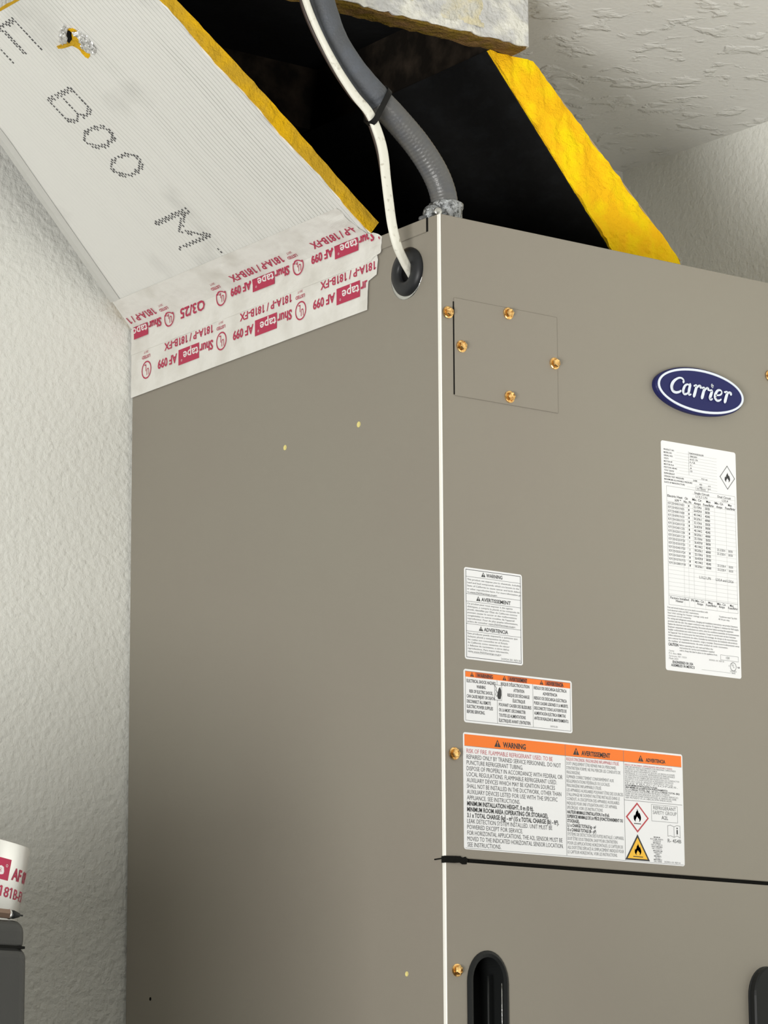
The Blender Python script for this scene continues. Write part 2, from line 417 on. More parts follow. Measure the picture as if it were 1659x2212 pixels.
# screws
def screw(name, loc, parent, tilt=0.0):
    """hex head washer screw facing -y"""
    x, z = loc[0], loc[1]; y = loc[2] if len(loc) > 2 else 0
    V = []; F = []; fm = []
    def ringv(r, h, n, sq=0, rot=0):
        i0 = len(V)
        for i in range(n):
            t = 2*PI*i/n+rot
            V.append((x+r*math.cos(t), y-h, z+r*math.sin(t)))
        return list(range(i0, i0+n))
    n = 24
    r0 = ringv(.0060, 0, n); r1 = ringv(.0060, .0009, n); r2 = ringv(.0050, .0014, n)
    for a, c in ((r0, r1), (r1, r2)):
        for i in range(n): F.append((a[i], a[(i+1) % n], c[(i+1) % n], c[i]))
    F.append(tuple(r2))
    ro = random.uniform(0, 1)
    h0 = ringv(.0044, .0012, 6, rot=ro); h1 = ringv(.0044, .0044, 6, rot=ro); h2 = ringv(.0036, .0051, 6, rot=ro); h3 = ringv(.0017, .0047, 6, rot=ro)
    for a, c in ((h0, h1), (h1, h2), (h2, h3)):
        for i in range(6): F.append((a[i], a[(i+1) % 6], c[(i+1) % 6], c[i]))
    F.append(tuple(h3))
    return obj(name, V, F, M['gold'], parent)
# cover plate
CPX0, CPX1, CPZ0, CPZ1 = .0160, .1430, 2.0205, 2.1180
cp = box('cover_plate', (CPX0, CPX1, -.0013, .0002, CPZ0, CPZ1), M['cab'], AH, bev=.0004, seg=1)
cp['label'] = 'square taupe cover plate held by four gold screws'
# thin shadow gap on the lifted left edge
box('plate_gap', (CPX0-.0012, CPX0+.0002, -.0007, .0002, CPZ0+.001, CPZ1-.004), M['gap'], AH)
for p in ((0.0239, 2.0702), (0.0818, 2.1121), (0.1389, 2.0702), (0.0822, 2.0283)):
    screw('screw', (p[0], p[1], -.0013), cp)
for p in ((0.0078, 2.1018), (0.4245, 2.0997), (0.0105, 1.6736), (0.0114, 1.4715)):
    screw('screw', (p[0]+.0005, p[1], -.0008), AH)

# holes in the side
for (y, z), m, r in (((0.1357, 2.0165), 'hole', .0026), ((0.2646, 2.0177), 'hole', .0024), ((0.0612, 1.4716), 'hole', .0021), ((0.5120, 1.4751), 'gap', .0016)):
    lathe('screw_hole', [(r*1.15, -.0001), (r*1.15, .0003), (r*.9, .0003), (r*.85, .00015)], M[m], AH, (0, y, z), (-1, 0, 0), seg=16)

# grommet and knockout on the side
gy, gz = .0520, 2.1530
lathe('knockout_ring', [(.0262, -.0004), (.0262, .0004), (.0240, .0006), (.0150, .0006)], M['steel'], AH, (0, gy+.0018, gz-.0008), (-1, 0, 0), seg=48, cap=False)
gr = lathe('grommet', [(.0100, -.004), (.0100, .0040), (.0118, .0062), (.0160, .0072), (.0212, .0056), (.0240, .0022), (.0242, .0004), (.0236, -.001)],
           M['rubber'], AH, (0, gy-.0008, gz), (-1, 0, 0), seg=48, cap=False)
gr['label'] = 'black rubber grommet ring in the side of the cabinet'
lathe('grommet_recess', [(.0102, .0002), (.0102, .0012)], M['tie'], gr, (0, gy-.0008, gz), (-1, 0, 0), seg=32)

# handles
def slot_ring(cx, r, top, bot, t):
    a = slot(cx, r, top, bot, 18); c = slot(cx, r-t, top-t, bot+t, 18)
    return a, c
def handle_recess(name, cx, parent, label):
    a, c = slot_ring(cx, .0242, STOP+.0008, SBOT-.0008, .0062)
    d = slot(cx, .0160, STOP-.0085, SBOT+.0085, 18)
    n = len(a); V = []; F = []
    for pts, y in ((a, .0010), (a, -.0022), ([((p[0]+q[0])/2, (p[1]+q[1])/2) for p, q in zip(a, c)], -.0040), (c, -.0026), (d, .030)):
        V += [(x, y, z) for x, z in pts]
    for j in range(4):
        for i in range(n): F.append((j*n+i, j*n+(i+1) % n, (j+1)*n+(i+1) % n, (j+1)*n+i))
    F.append(tuple(range(4*n, 5*n)))
    o = obj(name, V, F, M['blackplastic'], parent); o['label'] = label
    return o
hl = handle_recess('handle', SL, AH, 'black recessed slot handle low on the front left')
# the finger grip inside the recess
sweep('finger_rib', [Vector((SL+.006, .006, z)) for z in (SBOT+.02, 1.40, 1.45, STOP-.022)], lambda i: circ(.0012, 8), M['darkplastic'], hl)
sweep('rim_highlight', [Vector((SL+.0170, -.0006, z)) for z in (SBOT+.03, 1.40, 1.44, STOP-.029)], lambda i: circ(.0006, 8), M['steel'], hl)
hr = handle_recess('handle', SR, AH, 'black handle with a raised grip plate low on the front right')
V = []; F = []
gp = [slot(SR, .0232, STOP+.0002, SBOT, 18), slot(SR, .0236, STOP+.0004, SBOT, 18), slot(SR, .0222, STOP-.001, SBOT+.001, 18)]
n = len(gp[0])
for pts, y in zip(gp, (-.003, -.0095, -.0112)): V += [(x, y, z) for x, z in pts]
for j in range(2):
    for i in range(n): F.append((j*n+i, j*n+(i+1) % n, (j+1)*n+(i+1) % n, (j+1)*n+i))
F.append(tuple(range(2*n, 3*n)))
obj('grip_plate', V, F, M['darkplastic'], hr)

# oval badge ------------------------------------------------------------
BX, BZ = .3237, 2.0672
RX, RZ = .0586, .0238
def oval(r1, r2, y, n=64): return [(BX+r1*math.cos(2*PI*i/n), y, BZ+r2*math.sin(2*PI*i/n)) for i in range(n)]
V = []; F = []; prof = [(0, 0, .0), (.0004, .0004, -.002), (.0004, .0004, -.0058), (-.0008, -.0008, -.0074), (-.0034, -.0034, -.0080), (-.006, -.006, -.0078)]
for a, c, y in prof: V += oval(RX+a, RZ+c, y)
for j in range(len(prof)-1):
    for i in range(64): F.append((j*64+i, j*64+(i+1) % 64, (j+1)*64+(i+1) % 64, (j+1)*64+i))
F.append(tuple(range((len(prof)-1)*64, len(prof)*64)))
bd = obj('brand_badge', V, F, M['blue'], AH, smooth=False)
bd['label'] = 'raised oval navy badge with white script lettering'
V = []; F = []
for a, y in ((.0012, -.0078), (.0014, -.0086), (.0036, -.0086), (.0038, -.0076)): V += oval(RX-a, RZ-a, y)
for j in range(3):
    for i in range(64): F.append((j*64+i, j*64+(i+1) % 64, (j+1)*64+(i+1) % 64, (j+1)*64+i))
obj('badge_ring', V, F, M['badgewhite'], bd)
# script letters as strokes
SK = [0]
def stroke(P, pts, ws, mt):
    SK[0] += 1; LB = (SK[0] % 3)*1.1
    q = catmull([(p[0], p[1], 0) for p in pts], 6); m = len(q)
    for i in range(m):
        f = i/(m-1)*(len(ws)-1); k = min(int(f), len(ws)-2); wd = (ws[k]*(1-(f-k))+ws[k+1]*(f-k))/2
        a = q[i]
        P.poly([(a.x+wd*.82*math.cos(2*PI*t/10), a.y+wd*math.sin(2*PI*t/10)) for t in range(10)], mt, 1+LB+.25*(i % 3))
        if i:
            t = (a-q[i-1]); t.normalize(); nn = Vector((-t.y, t.x, 0)); c = q[i-1]
            P.poly([(c.x-nn.x*pw, c.y-nn.y*pw), (a.x-nn.x*wd, a.y-nn.y*wd), (a.x+nn.x*wd, a.y+nn.y*wd), (c.x+nn.x*pw, c.y+nn.y*pw)], mt, 1.75+LB)
        pw = wd
P = Print(['badgewhite'])
e = .001
stroke(P, [(0.2998, 2.0733), (0.2997, 2.0754), (0.2972, 2.0770), (0.2930, 2.0764), (0.2877, 2.0730), (0.2846, 2.0689), (0.2839, 2.0652), (0.2855, 2.0620), (0.2893, 2.0610), (0.2936, 2.0621), (0.2962, 2.0637)], [.0030, .0024, .0019, .0022, .0034, .0040, .0036, .0028, .0024, .0020], 'badgewhite')
stroke(P, [(0.3078, 2.0709), (0.3045, 2.0714), (0.3012, 2.0693), (0.2990, 2.0649), (0.2993, 2.0617), (0.3015, 2.0609), (0.3045, 2.0623), (0.3066, 2.0652)], [.0018, .0020, .0030, .0034, .0028, .0018, .0014], 'badgewhite')
stroke(P, [(0.3091, 2.0721), (0.3075, 2.0670), (0.3066, 2.0632), (0.3073, 2.0613), (0.3099, 2.0620)], [.0030, .0034, .0032, .0024, .0014], 'badgewhite')
stroke(P, [(0.3139, 2.0713), (0.3170, 2.0716), (0.3152, 2.0656), (0.3134, 2.0608)], [.0018, .0030, .0036, .0036], 'badgewhite')
stroke(P, [(0.3158, 2.0674), (0.3182, 2.0708), (0.3210, 2.0722), (0.3224, 2.0711)], [.0014, .0020, .0028, .0034], 'badgewhite')
stroke(P, [(0.3247, 2.0708), (0.3278, 2.0707), (0.3260, 2.0652), (0.3244, 2.0606)], [.0018, .0030, .0036, .0036], 'badgewhite')
stroke(P, [(0.3269, 2.0669), (0.3293, 2.0701), (0.3316, 2.0713), (0.3331, 2.0703)], [.0014, .0020, .0028, .0034], 'badgewhite')
stroke(P, [(0.3344, 2.0694), (0.3374, 2.0692), (0.3356, 2.0645), (0.3344, 2.0615), (0.3356, 2.0601), (0.3380, 2.0611)], [.0018, .0030, .0036, .0034, .0024, .0014], 'badgewhite')
stroke(P, [(0.3385, 2.0753), (0.3388, 2.0744)], [.0036, .0036], 'badgewhite')
stroke(P, [(0.3426, 2.0655), (0.3485, 2.0667), (0.3509, 2.0695), (0.3492, 2.0717), (0.3454, 2.0708), (0.3424, 2.0667), (0.3418, 2.0628), (0.3443, 2.0604), (0.3477, 2.0609), (0.3500, 2.0625)], [.0014, .0018, .0022, .0020, .0026, .0036, .0036, .0028, .0020, .0014], 'badgewhite')
stroke(P, [(0.3545, 2.0705), (0.3581, 2.0705), (0.3562, 2.0650), (0.3546, 2.0605)], [.0018, .0030, .0036, .0036], 'badgewhite')
stroke(P, [(0.3569, 2.0663), (0.3593, 2.0699), (0.3621, 2.0711), (0.3638, 2.0700)], [.0014, .0020, .0028, .0036], 'badgewhite')
P.bake('badge_lettering', lambda u, v, l: (u, -.0080-.0003*l, v), bd)

# ------------------------------------------------------------------ stickers
def sticker(name, label, x0, z1, x1, z0, r=.0025, y=-.0003):
    """rounded white sheet, its printing a child; returns (sheet, mapping, w, h); (u, v) start at the top left, v downwards is negative"""
    w, h = x1-x0, z1-z0; pts = []
    for cx, cz, a0 in ((x1-r, z1-r, 0), (x0+r, z1-r, PI/2), (x0+r, z0+r, PI), (x1-r, z0+r, 1.5*PI)):
        for k in range(7): a = a0+PI/2*k/6; pts.append((cx+r*math.cos(a), cz+r*math.sin(a)))
    n = len(pts); V = [(x, .0001, z) for x, z in pts]+[(x, y, z) for x, z in pts]
    F = [tuple(range(n, 2*n))]+[(i, (i+1) % n, n+(i+1) % n, n+i) for i in range(n)]
    o = obj(name, V, F, M['sticker'], AH); o['label'] = label
    return o, (lambda u, v, l: (x0+u, y-.00007*l, z1+v)), w, h
def warn_tri(P, u, v, h, mt, bang):
    P.poly([(u-h*.55, v), (u+h*.55, v), (u, v+h)], mt, 2)
    P.poly([(u-h*.05, v+h*.28), (u+h*.05, v+h*.28), (u+h*.09, v+h*.68), (u-h*.09, v+h*.68)], bang, 3)
    P.rect(u-h*.06, v+h*.1, u+h*.06, v+h*.2, bang, 3)
FL = [(0, 1), (.10, .80), (.16, .66), (.22, .74), (.30, .55), (.36, .40), (.35, .22), (.26, .08), (.14, 0), (.20, .14), (.16, .26), (.08, .16), (.03, .34), (-.03, .42), (-.10, .30), (-.16, .20), (-.19, .10), (-.14, 0), (-.27, .08), (-.36, .22), (-.36, .42), (-.29, .58), (-.25, .46), (-.17, .60), (-.12, .78), (-.04, .84)]
def flame(P, u, v, h, mt):
    L = [(0, 1), (-.04, .84), (-.12, .78), (-.17, .60), (-.25, .46), (-.29, .58), (-.36, .42), (-.36, .22), (-.27, .08), (-.14, 0), (-.19, .10), (-.16, .20), (-.10, .30), (-.03, .42), (0, .40)]
    R = [(0, 1), (.10, .80), (.16, .66), (.22, .74), (.30, .55), (.36, .40), (.35, .22), (.26, .08), (.14, 0), (.20, .14), (.16, .26), (.08, .30), (.03, .36), (0, .40)]
    for s in (L, R): P.poly([(u+a*h, v+c*h) for a, c in s], mt, 3)
def lines(P, rows, u, v, dv, h, mt, w, bold=0, cond=.62, lift=2):
    for i, r in enumerate(rows):
        if r:
            st, ww = r if isinstance(r, tuple) else (r, None)
            P.text(st, u, v-dv*i, h, mt, w=(ww*w if ww else None), bold=bold, cond=cond, lift=lift)

# small warning sticker, three languages
o, fn, w_, h_ = sticker('warning_sticker', 'small upright white warning sticker in three languages, topmost of three', .0252, 1.8539, .0952, 1.7652)
P = Print(['ink', 'greyink', 'sticker'])
P.frame(.0018, -h_+.0018, w_-.0018, -.0018, .0005, 'ink')
for f in (.098, .285, .368, .612, .692): P.rect(.0020, -h_*f-.0003, w_-.0020, -h_*f, 'ink')
for st, fv, fu in (('WARNING', .082, .38), ('AVERTISSEMENT', .352, .29), ('ADVERTENCIA', .676, .33)):
    P.text(st, w_*fu, -h_*fv, .0036, 'ink', w={'WARNING': .0195, 'AVERTISSEMENT': .0355, 'ADVERTENCIA': .029}[st], bold=.02)
    warn_tri(P, w_*fu-.0036, -h_*fv-.0002, .0046, 'ink', 'sticker')
lines(P, [('This product can expose you to chemicals, including', .93), ('Lead and lead compounds, which are known to the', .90), ('State of California to cause cancer and birth defects', .93), ('or other reproductive harm. For more information go', .93), ('to www.P65Warnings.ca.gov.', .52)], .0034, -h_*.138, h_*.0345, .0017, 'greyink', w_, bold=.01)
lines(P, [('Ce produit peut vous exposer à des agents', .78), ('chimiques, y compris le plomb et les composés de', .90), ('plomb, identifiés par l\'État de Californie comme', .86), ('pouvant causer le cancer et des malformations', .85), ('congénitales ou autres troubles de l\'appareil', .81), ('reproducteur. Pour de plus amples informations,', .87), ('prière de consulter www.P65Warnings.ca.gov.', .83)], .0034, -h_*.402, h_*.0325, .0017, 'greyink', w_, bold=.01)
lines(P, [('Este producto puede exponerlo a químicos que', .86), ('incluyen plomb y compuestos de plomo,', .72), ('los cuales son conocidos en el Estado', .69), ('de California como causantes de cáncer', .72), ('y defectos de nacimiento, u otros daños', .71), ('reproductivos. Para mayor información,', .70), ('visite www.P65Warnings.ca.gov.', .58)], .0034, -h_*.726, h_*.0325, .0017, 'greyink', w_, bold=.01)
P.rect(.0060, -h_*.278, .0385, -h_*.2755, 'greyink'); P.rect(.0300, -h_*.602, .0600, -h_*.5995, 'greyink'); P.rect(.0090, -h_*.928, .0420, -h_*.9255, 'greyink')
P.text('343924-201 REV.B', w_*.955, -h_*.965, .0020, 'greyink', w=.0235, al='r')
P.bake('printing', fn, o)

# electrical shock sticker
o, fn, w_, h_ = sticker('shock_hazard_sticker', 'wide short white sticker with rust orange header, middle of three', .0234, 1.7556, .1549, 1.7046)
P = Print(['ink', 'greyink', 'sticker', 'orange', 'rust'])
P.frame(.0018, -h_+.0018, w_-.0018, -.0018, .0004, 'greyink')
P.rect(.0022, -h_*.145, w_-.0022, -.0022, 'orange')
c1, c2 = w_*.303, w_*.632
for c in (c1, c2): P.rect(c, -h_+.002, c+.0004, -h_*.145, 'greyink')
for u0, u1, st in ((.008, c1-.006, 'WARNING'), (c1+.007, c2-.007, 'AVERTISSEMENT'), (c2+.009, w_-.011, 'ADVERTENCIA')):
    P.rect(u0+.006, -h_*.142, u1, -.0024, 'rust', 1.5)
    P.text(st, u0+.008, -h_*.128, .0034, 'ink', w=(u1-u0)*.74, bold=.03, lift=3)
    warn_tri(P, u0+.002, -h_*.132, .0042, 'ink', 'orange')
cw = c1-.004
for i, (st, wf, al) in enumerate([('ELECTRICAL SHOCK HAZARD', .97, 0), ('WARNING', .30, 1), ('RISK OF ELECTRIC SHOCK,', .78, 1), ('CAN CAUSE INJURY OR DEATH.', .94, 0), ('DISCONNECT ALL REMOTE', .80, 0), ('ELECTRIC POWER SUPPLIES', .87, 0), ('BEFORE SERVICING.', .60, 0)]):
    P.text(st, (.0035 if not al else c1*.52), -h_*(.245+.096*i), .0032, 'ink', w=cw*wf, al='lc'[al], bold=.015)
cw = c2-c1-.004
for i, (st, wf, al) in enumerate([('RISQUE D\'ÉLECTROCUTION', .88, 2), ('ATTENTION', .33, 1), ('RISQUE DE DÉCHARGE', .68, 2), ('ÉLECTRIQUE', .38, 1), ('POUVANT CAUSER DES BLESSURES', 1.0, 0), ('OU LA MORT. DÉCONNECTER', .82, 0), ('TOUTES LES ALIMENTATIONS', .82, 0), ('ÉLECTRIQUES AVANT L\'ENTRETIEN.', .98, 0)]):
    P.text(st, (c1+.002, c1+cw*.62+.002, c2-.004)[al], -h_*(.235+.0985*i), .0032, 'ink', w=cw*wf, al='lcr'[al], bold=.015)
cw = w_-c2-.006
for i, (st, wf, al) in enumerate([('RIESGO DE DESCARGA ELÉCTRICA', .95, 0), ('ADVERTENCIA', .42, 1), ('RIESGO DE DESCARGA ELÉCTRICA', .95, 0), ('PUEDE CAUSAR LESIONES O LA MUERTE.', .99, 0), ('DESCONECTE TODAS LAS FUENTES DE', .94, 0), ('ALIMENTACIÓN ELÉCTRICA REMOTAS', .91, 0), ('ANTES DE REALIZAR EL MANTENIMIENTO.', 1.0, 0)]):
    P.text(st, (c2+.0015, c2+cw*.5)[al], -h_*(.235+.096*i), .0031, 'ink', w=cw*wf, al='lc'[al], bold=.015)
P.text('343935-201', w_*.86, -h_*.925, .0018, 'greyink', al='r', w=.009)
# pictogram of a hand and a bolt
P.rect(c1-.0032, -h_*.525, c1+.0055, -h_*.235, 'sticker', 3); P.frame(c1-.0032, -h_*.525, c1+.0055, -h_*.235, .0003, 'ink', 4)
P.poly([(c1+.0010, -h_*.50), (c1+.0040, -h_*.50), (c1+.0049, -h_*.42), (c1+.0048, -h_*.33), (c1+.0034, -h_*.27), (c1+.0018, -h_*.30), (c1+.0006, -h_*.37), (c1-.0002, -h_*.44)], 'ink', 5)
P.line([(c1-.0028, -h_*.25), (c1-.0010, -h_*.30), (c1-.0016, -h_*.34), (c1+.0006, -h_*.39)], .0005, 'ink', 5)
P.line([(c1-.0012, -h_*.38), (c1-.0020, -h_*.42), (c1-.0006, -h_*.46)], .0004, 'ink', 5)
P.bake('printing', fn, o)

# large flammable refrigerant sticker
o, fn, w_, h_ = sticker('refrigerant_warning_sticker', 'largest white sticker with bright orange header bar, lowest of three', .0220, 1.6951, .2940, 1.5846)
P = Print(['ink', 'greyink', 'sticker', 'orange', 'signred', 'signyellow', 'paleline'])
c1, c2 = w_*.453, w_*.721
P.rect(.0016, -h_*.115, w_-.0016, -.0018, 'orange')
P.rect(.0016, -h_*.9905, w_-.0016, -h_*.9875, 'greyink')
for c in (c1, c2): P.rect(c, -h_*.985, c+.0004, -.0018, 'greyink', 2)
P.rect(.0016, -h_*.118, w_-.0016, -h_*.1155, 'rust' if 0 else 'greyink', 2)
for st, uu, ww, hh, b in (('WARNING', .0475, .0275, .0052, .03), ('AVERTISSEMENT', c1+.0202, .0360, .0046, .03), ('ADVERTENCIA', c2+.0285, .0250, .0036, .03)):
    P.text(st, uu, -h_*.098, hh, 'ink', w=ww, bold=b, lift=3)
    warn_tri(P, uu-.0065, -h_*.100, .0070 if hh > .004 else .0062, 'ink', 'orange')
R = [('RISK OF FIRE. FLAMMABLE REFRIGERANT USED. TO BE', .885), ('REPAIRED ONLY BY TRAINED SERVICE PERSONNEL. DO NOT', .97), ('PUNCTURE REFRIGERANT TUBING.', .575), ('DISPOSE OF PROPERLY IN ACCORDANCE WITH FEDERAL OR', .985), ('LOCAL REGULATIONS. FLAMMABLE REFRIGERANT USED.', .925), ('AUXILIARY DEVICES WHICH MAY BE IGNITION SOURCES', .905), ('SHALL NOT BE INSTALLED IN THE DUCTWORK, OTHER THAN', .97), ('AUXILIARY DEVICES LISTED FOR USE WITH THE SPECIFIC', .93), ('APPLIANCE. SEE INSTRUCTIONS.', .54), ('MINIMUM INSTALLATION HEIGHT, 0 m (0 ft).', .68), ('MINIMUM ROOM AREA (OPERATING OR STORAGE),', .83), ('3.1 x TOTAL CHARGE (kg) - m² (15 x TOTAL CHARGE (lb) - ft²).', .94), ('LEAK DETECTION SYSTEM INSTALLED. UNIT MUST BE', .87), ('POWERED EXCEPT FOR SERVICE.', .565), ('FOR HORIZONTAL APPLICATIONS, THE A2L SENSOR MUST BE', .975), ('MOVED TO THE INDICATED HORIZONTAL SENSOR LOCATION.', .985), ('SEE INSTRUCTIONS.', .34)]
for i, (st, f) in enumerate(R):
    P.text(st, .0040, -h_*(.176+.0500*i), .0043, 'signred' if i == 0 else 'ink', w=(c1-.006)*f, bold=.028 if 9 <= i <= 11 else -.004)
R = [('RISQUE D\'INCENDIE. FRIGORIGÈNE INFLAMMABLE UTILISÉ.', .93), ('DOIT UNIQUEMENT ÊTRE RÉPARÉ PAR DU PERSONNEL', .88), ('D\'ENTRETIEN FORMÉ. NE PAS PERCER LES CONDUITS DE', .95), ('FRIGORIGÈNE.', .24), ('ÉLIMINER CORRECTEMENT CONFORMÉMENT AUX', .83), ('RÉGLEMENTATIONS FÉDÉRALES OU LOCALES.', .76), ('FRIGORIGÈNE INFLAMMABLE UTILISÉ.', .61), ('LES APPAREILS AUXILIAIRES POUVANT ÊTRE DES SOURCES', .99), ('D\'ALLUMAGE NE DOIVENT PAS ÊTRE INSTALLÉS DANS LE', .93), ('CONDUIT, À L\'EXCEPTION DES APPAREILS AUXILIAIRES', .92), ('INDIQUÉS POUR UNE UTILISATION AVEC CET APPAREIL', .88), ('SPÉCIFIQUE. VOIR LES INSTRUCTIONS.', .63), ('HAUTEUR MINIMALE D\'INSTALLATION, 0 m (0 pi).', .74), ('SUPERFICIE MINIMALE DE LA PIÈCE (FONCTIONNEMENT OU', .98), ('STOCKAGE),', .21), ('3,1 x CHARGE TOTALE kg - m²', .50), ('15 x CHARGE TOTALE (lb - pi²)', .50), ('SYSTÈME DE DÉTECTION DES FUITES INSTALLÉ. L\'APPAREIL', .99), ('DOIT ÊTRE SOUS TENSION, SAUF POUR L\'ENTRETIEN.', .88), ('POUR LES APPLICATIONS HORIZONTALES, LE CAPTEUR DE', .97), ('A2L DOIT ÊTRE DÉPLACÉ À L\'EMPLACEMENT INDIQUÉ POUR', .985), ('LE CAPTEUR HORIZONTAL. VOIR LES INSTRUCTIONS.', .87)]
for i, (st, f) in enumerate(R):
    P.text(st, c1+.0014, -h_*(.156+.0385*i), .0032, 'signred' if i == 0 else ('ink' if 12 <= i <= 16 else 'greyink'), w=(c2-c1-.002)*f, bold=.028 if 12 <= i <= 16 else 0)
R = [('RIESGO DE INCENDIO. REFRIGERANTE INFLAMABLE USADO.', .86), ('DEBE SER REPARADO SOLAMENTE POR PERSONAL CAPACITADO', .92), ('EN SERVICIO. NO PERFORE LOS TUBOS', .58), ('DESECHE ADECUADAMENTE SEGÚN LAS REGULACIONES', .90), ('FEDERALES O LOCALES. REFRIGERANTE INFLAMABLE', .90), ('LOS DISPOSITIVOS AUXILIARES QUE PUEDAN SER FUENTES', .80), ('DE IGNICIÓN NO DEBEN SER INSTALADOS EN LOS CONDUCTOS', .98), ('EXCEPTO LOS DISPOSITIVOS AUXILIARES LISTADOS', .87), ('PARA USO CON EL APARATO ESPECÍFICO. VEA LAS', .86), ('INSTRUCCIONES.', .95), ('ALTURA MÍNIMA DE INSTALACIÓN, 0 m (0 pies).', .58), ('ÁREA MÍNIMA DE LA HABITACIÓN (FUNCIONAMIENTO)', .76), ('3.1 x CARGA TOTAL (kg) - m² (15 x CARGA TOTAL (lb))', .98), ('SISTEMA DE DETECCIÓN DE FUGAS INSTALADO. LA UNIDAD', .80), ('DEBE ESTAR ENCENDIDA EXCEPTO PARA SERVICIO.', .96), ('PARA APLICACIONES HORIZONTALES, EL SENSOR A2L DEBE', .92), ('SER MOVIDO A LA UBICACIÓN INDICADA.', .84)]
for i, (st, f) in enumerate(R):
    P.text(st, c2+.0016, -h_*(.148+.0182*i), .0017, 'signred' if i == 0 else ('ink' if 10 <= i <= 12 else 'greyink'), w=(w_-c2-.005)*f, bold=.02 if 10 <= i <= 12 else .0)
P.rect(c2, -h_*.457, w_-.0016, -h_*.4535, 'greyink', 2)
# red flame diamond, yellow flame triangle
dx, dz, a_, c_ = c2+.0162, -.0665, .0146, .0148
P.poly([(dx-a_, dz), (dx, dz-c_), (dx+a_, dz), (dx, dz+c_)], 'signred', 2)
P.poly([(dx-a_+.0022, dz), (dx, dz-c_+.0022), (dx+a_-.0022, dz), (dx, dz+c_-.0022)], 'sticker', 3)
flame(P, dx, dz-.0045, .0130, 'ink'); P.rect(dx-.0045, dz-.0064, dx+.0045, dz-.0056, 'ink', 3.5)
tz = -.1083
P.poly([(dx-.0162, tz), (dx+.0150, tz), (dx-.0002, tz+.0255)], 'ink', 2)
P.poly([(dx-.0133, tz+.0016), (dx+.0121, tz+.0016), (dx-.0003, tz+.0222)], 'signyellow', 3)
flame(P, dx, tz+.0050, .0115, 'ink'); P.rect(dx-.0062, tz+.0032, dx+.0062, tz+.0040, 'ink', 3.5)
bx = c2+.0344
P.frame(bx, -.0686, bx+.0336, -.0522, .0003, 'greyink', 2)
for i, (st, ww) in enumerate((('REFRIGERANT', .0290), ('SAFETY GROUP', .0305), ('A2L', .0085))):
    P.text(st, bx+.0170, -.0570-.0046*i, .0037, 'greyink' if i < 2 else 'ink', w=ww, al='c')
for i, (st, ww) in enumerate((('MINIMUM', .008), ('ROOM AREA:', .0165), ('SUPERFICIE', .010), ('MINIMALE', .0095), ('DE LA PIÈCE:', .0145), ('ÁREA MÍNIMA', .0145), ('DEL CUARTO:', .0125))):
    P.text(st, bx+.0062, -h_*(.768+.0168*i), .0014, 'greyink', w=ww, al='c', bold=.01)
for i, (st, ww) in enumerate((('MINIMUM', .0115), ('AIRFLOW', .0105), ('DÉBIT', .0055), ('MINIMAL', .0095), ('FLUJO', .0060), ('MÍNIMO', .0105), ('DE AIRE', .0100), ('CFM', .0090))):
    P.text(st, bx+.0070, -h_*(.888+.0155*i) if i < 7 else -h_*.99, .0014, 'greyink', w=ww, al='c', bold=.01) if i < 7 else None
# open book symbol
kx, kz = bx+.0205, -.0703
P.line([(kx, kz-.0015), (kx+.0035, kz-.0008), (kx+.0080, kz-.0022), (kx+.0080, kz-.0125), (kx+.0035, kz-.0112), (kx, kz-.0119)], .0004, 'greyink', 2, True)
P.line([(kx+.0080, kz-.0022), (kx+.0120, kz-.0006), (kx+.0158, kz-.0012), (kx+.0158, kz-.0128), (kx+.0120, kz-.0108), (kx+.0080, kz-.0125)], .0004, 'greyink', 2)
P.rect(kx+.0113, kz-.0094, kx+.0128, kz-.0050, 'ink', 2); P.rect(kx+.0113, kz-.0042, kx+.0128, kz-.0028, 'ink', 2)
P.text('R- 454B', bx+.0200, -.0882, .0037, 'greyink', w=.0175, bold=.015)
P.text('343903-101 REV.A', bx+.0150, -.1085, .0018, 'greyink', w=.021)
P.bake('printing', fn, o)

# rating plate
o, fn, w_, h_ = sticker('rating_sticker', 'tall narrow white rating sticker with a table, below the oval badge', .2752, 2.0115, .3750, 1.7780)
P = Print(['ink', 'greyink', 'sticker', 'paleline'])
def ru(f): return w_*f
def rv(f): return -h_*f
names = ['PRODUCT NO.', 'MODEL NO.', 'SERIAL NO.', 'VOLTS', 'MOTOR HP', 'MOTOR FLA', 'PISTON 40/45', 'TXV 50/55', 'REFRIGERANT', 'DESIGN TEST PRESSURE', 'MAXIMUM ALLOWABLE PRESSURE', 'DATE OF MANUFACTURE']
wd = [.14, .11, .12, .06, .11, .13, .17, .13, .14, .26, .37, .27]
for i, (st, ww) in enumerate(zip(names, wd)):
    P.text(st, ru(.035), rv(.041+.0131*i), .0017, 'ink', w=w_*ww, bold=.01)
    P.rect(ru(.035+ww+.03), rv(.043+.0131*i)-.00005, ru(.74), rv(.043+.0131*i)+.00015, 'paleline')
P.rect(ru(.362), rv(.135), ru(.365), rv(.030), 'greyink')
for i, (st, uu, ww) in enumerate([('FJ4DNXB36L00', .375, .19), ('208/230V', .38, .10), ('60 HZ 1 PH', .38, .105), ('1/2', .38, .07), ('4.1', .38, .025), ('3', .38, .02), ('15', .38, .03), ('', 0, 0), ('9.2 oz', .53, .08), ('R-454B', .42, .05), ('450', .50, .035), ('450', .50, .035)]):
    if st: P.text(st, ru(uu), rv(.041+.0131*i), .0017, 'ink', w=w_*ww, bold=.01)
for i in (10, 11): P.text('psi', ru(.62), rv(.041+.0131*i), .0017, 'ink', w=w_*.03)
P.frame(ru(.45), rv(.196), ru(.615), rv(.180), .0002, 'greyink', 3); P.text('01-2025', ru(.47), rv(.193), .0019, 'ink', w=w_*.11)
flx, flz, fa, fc = ru(.880), rv(.118), .0098, .0120
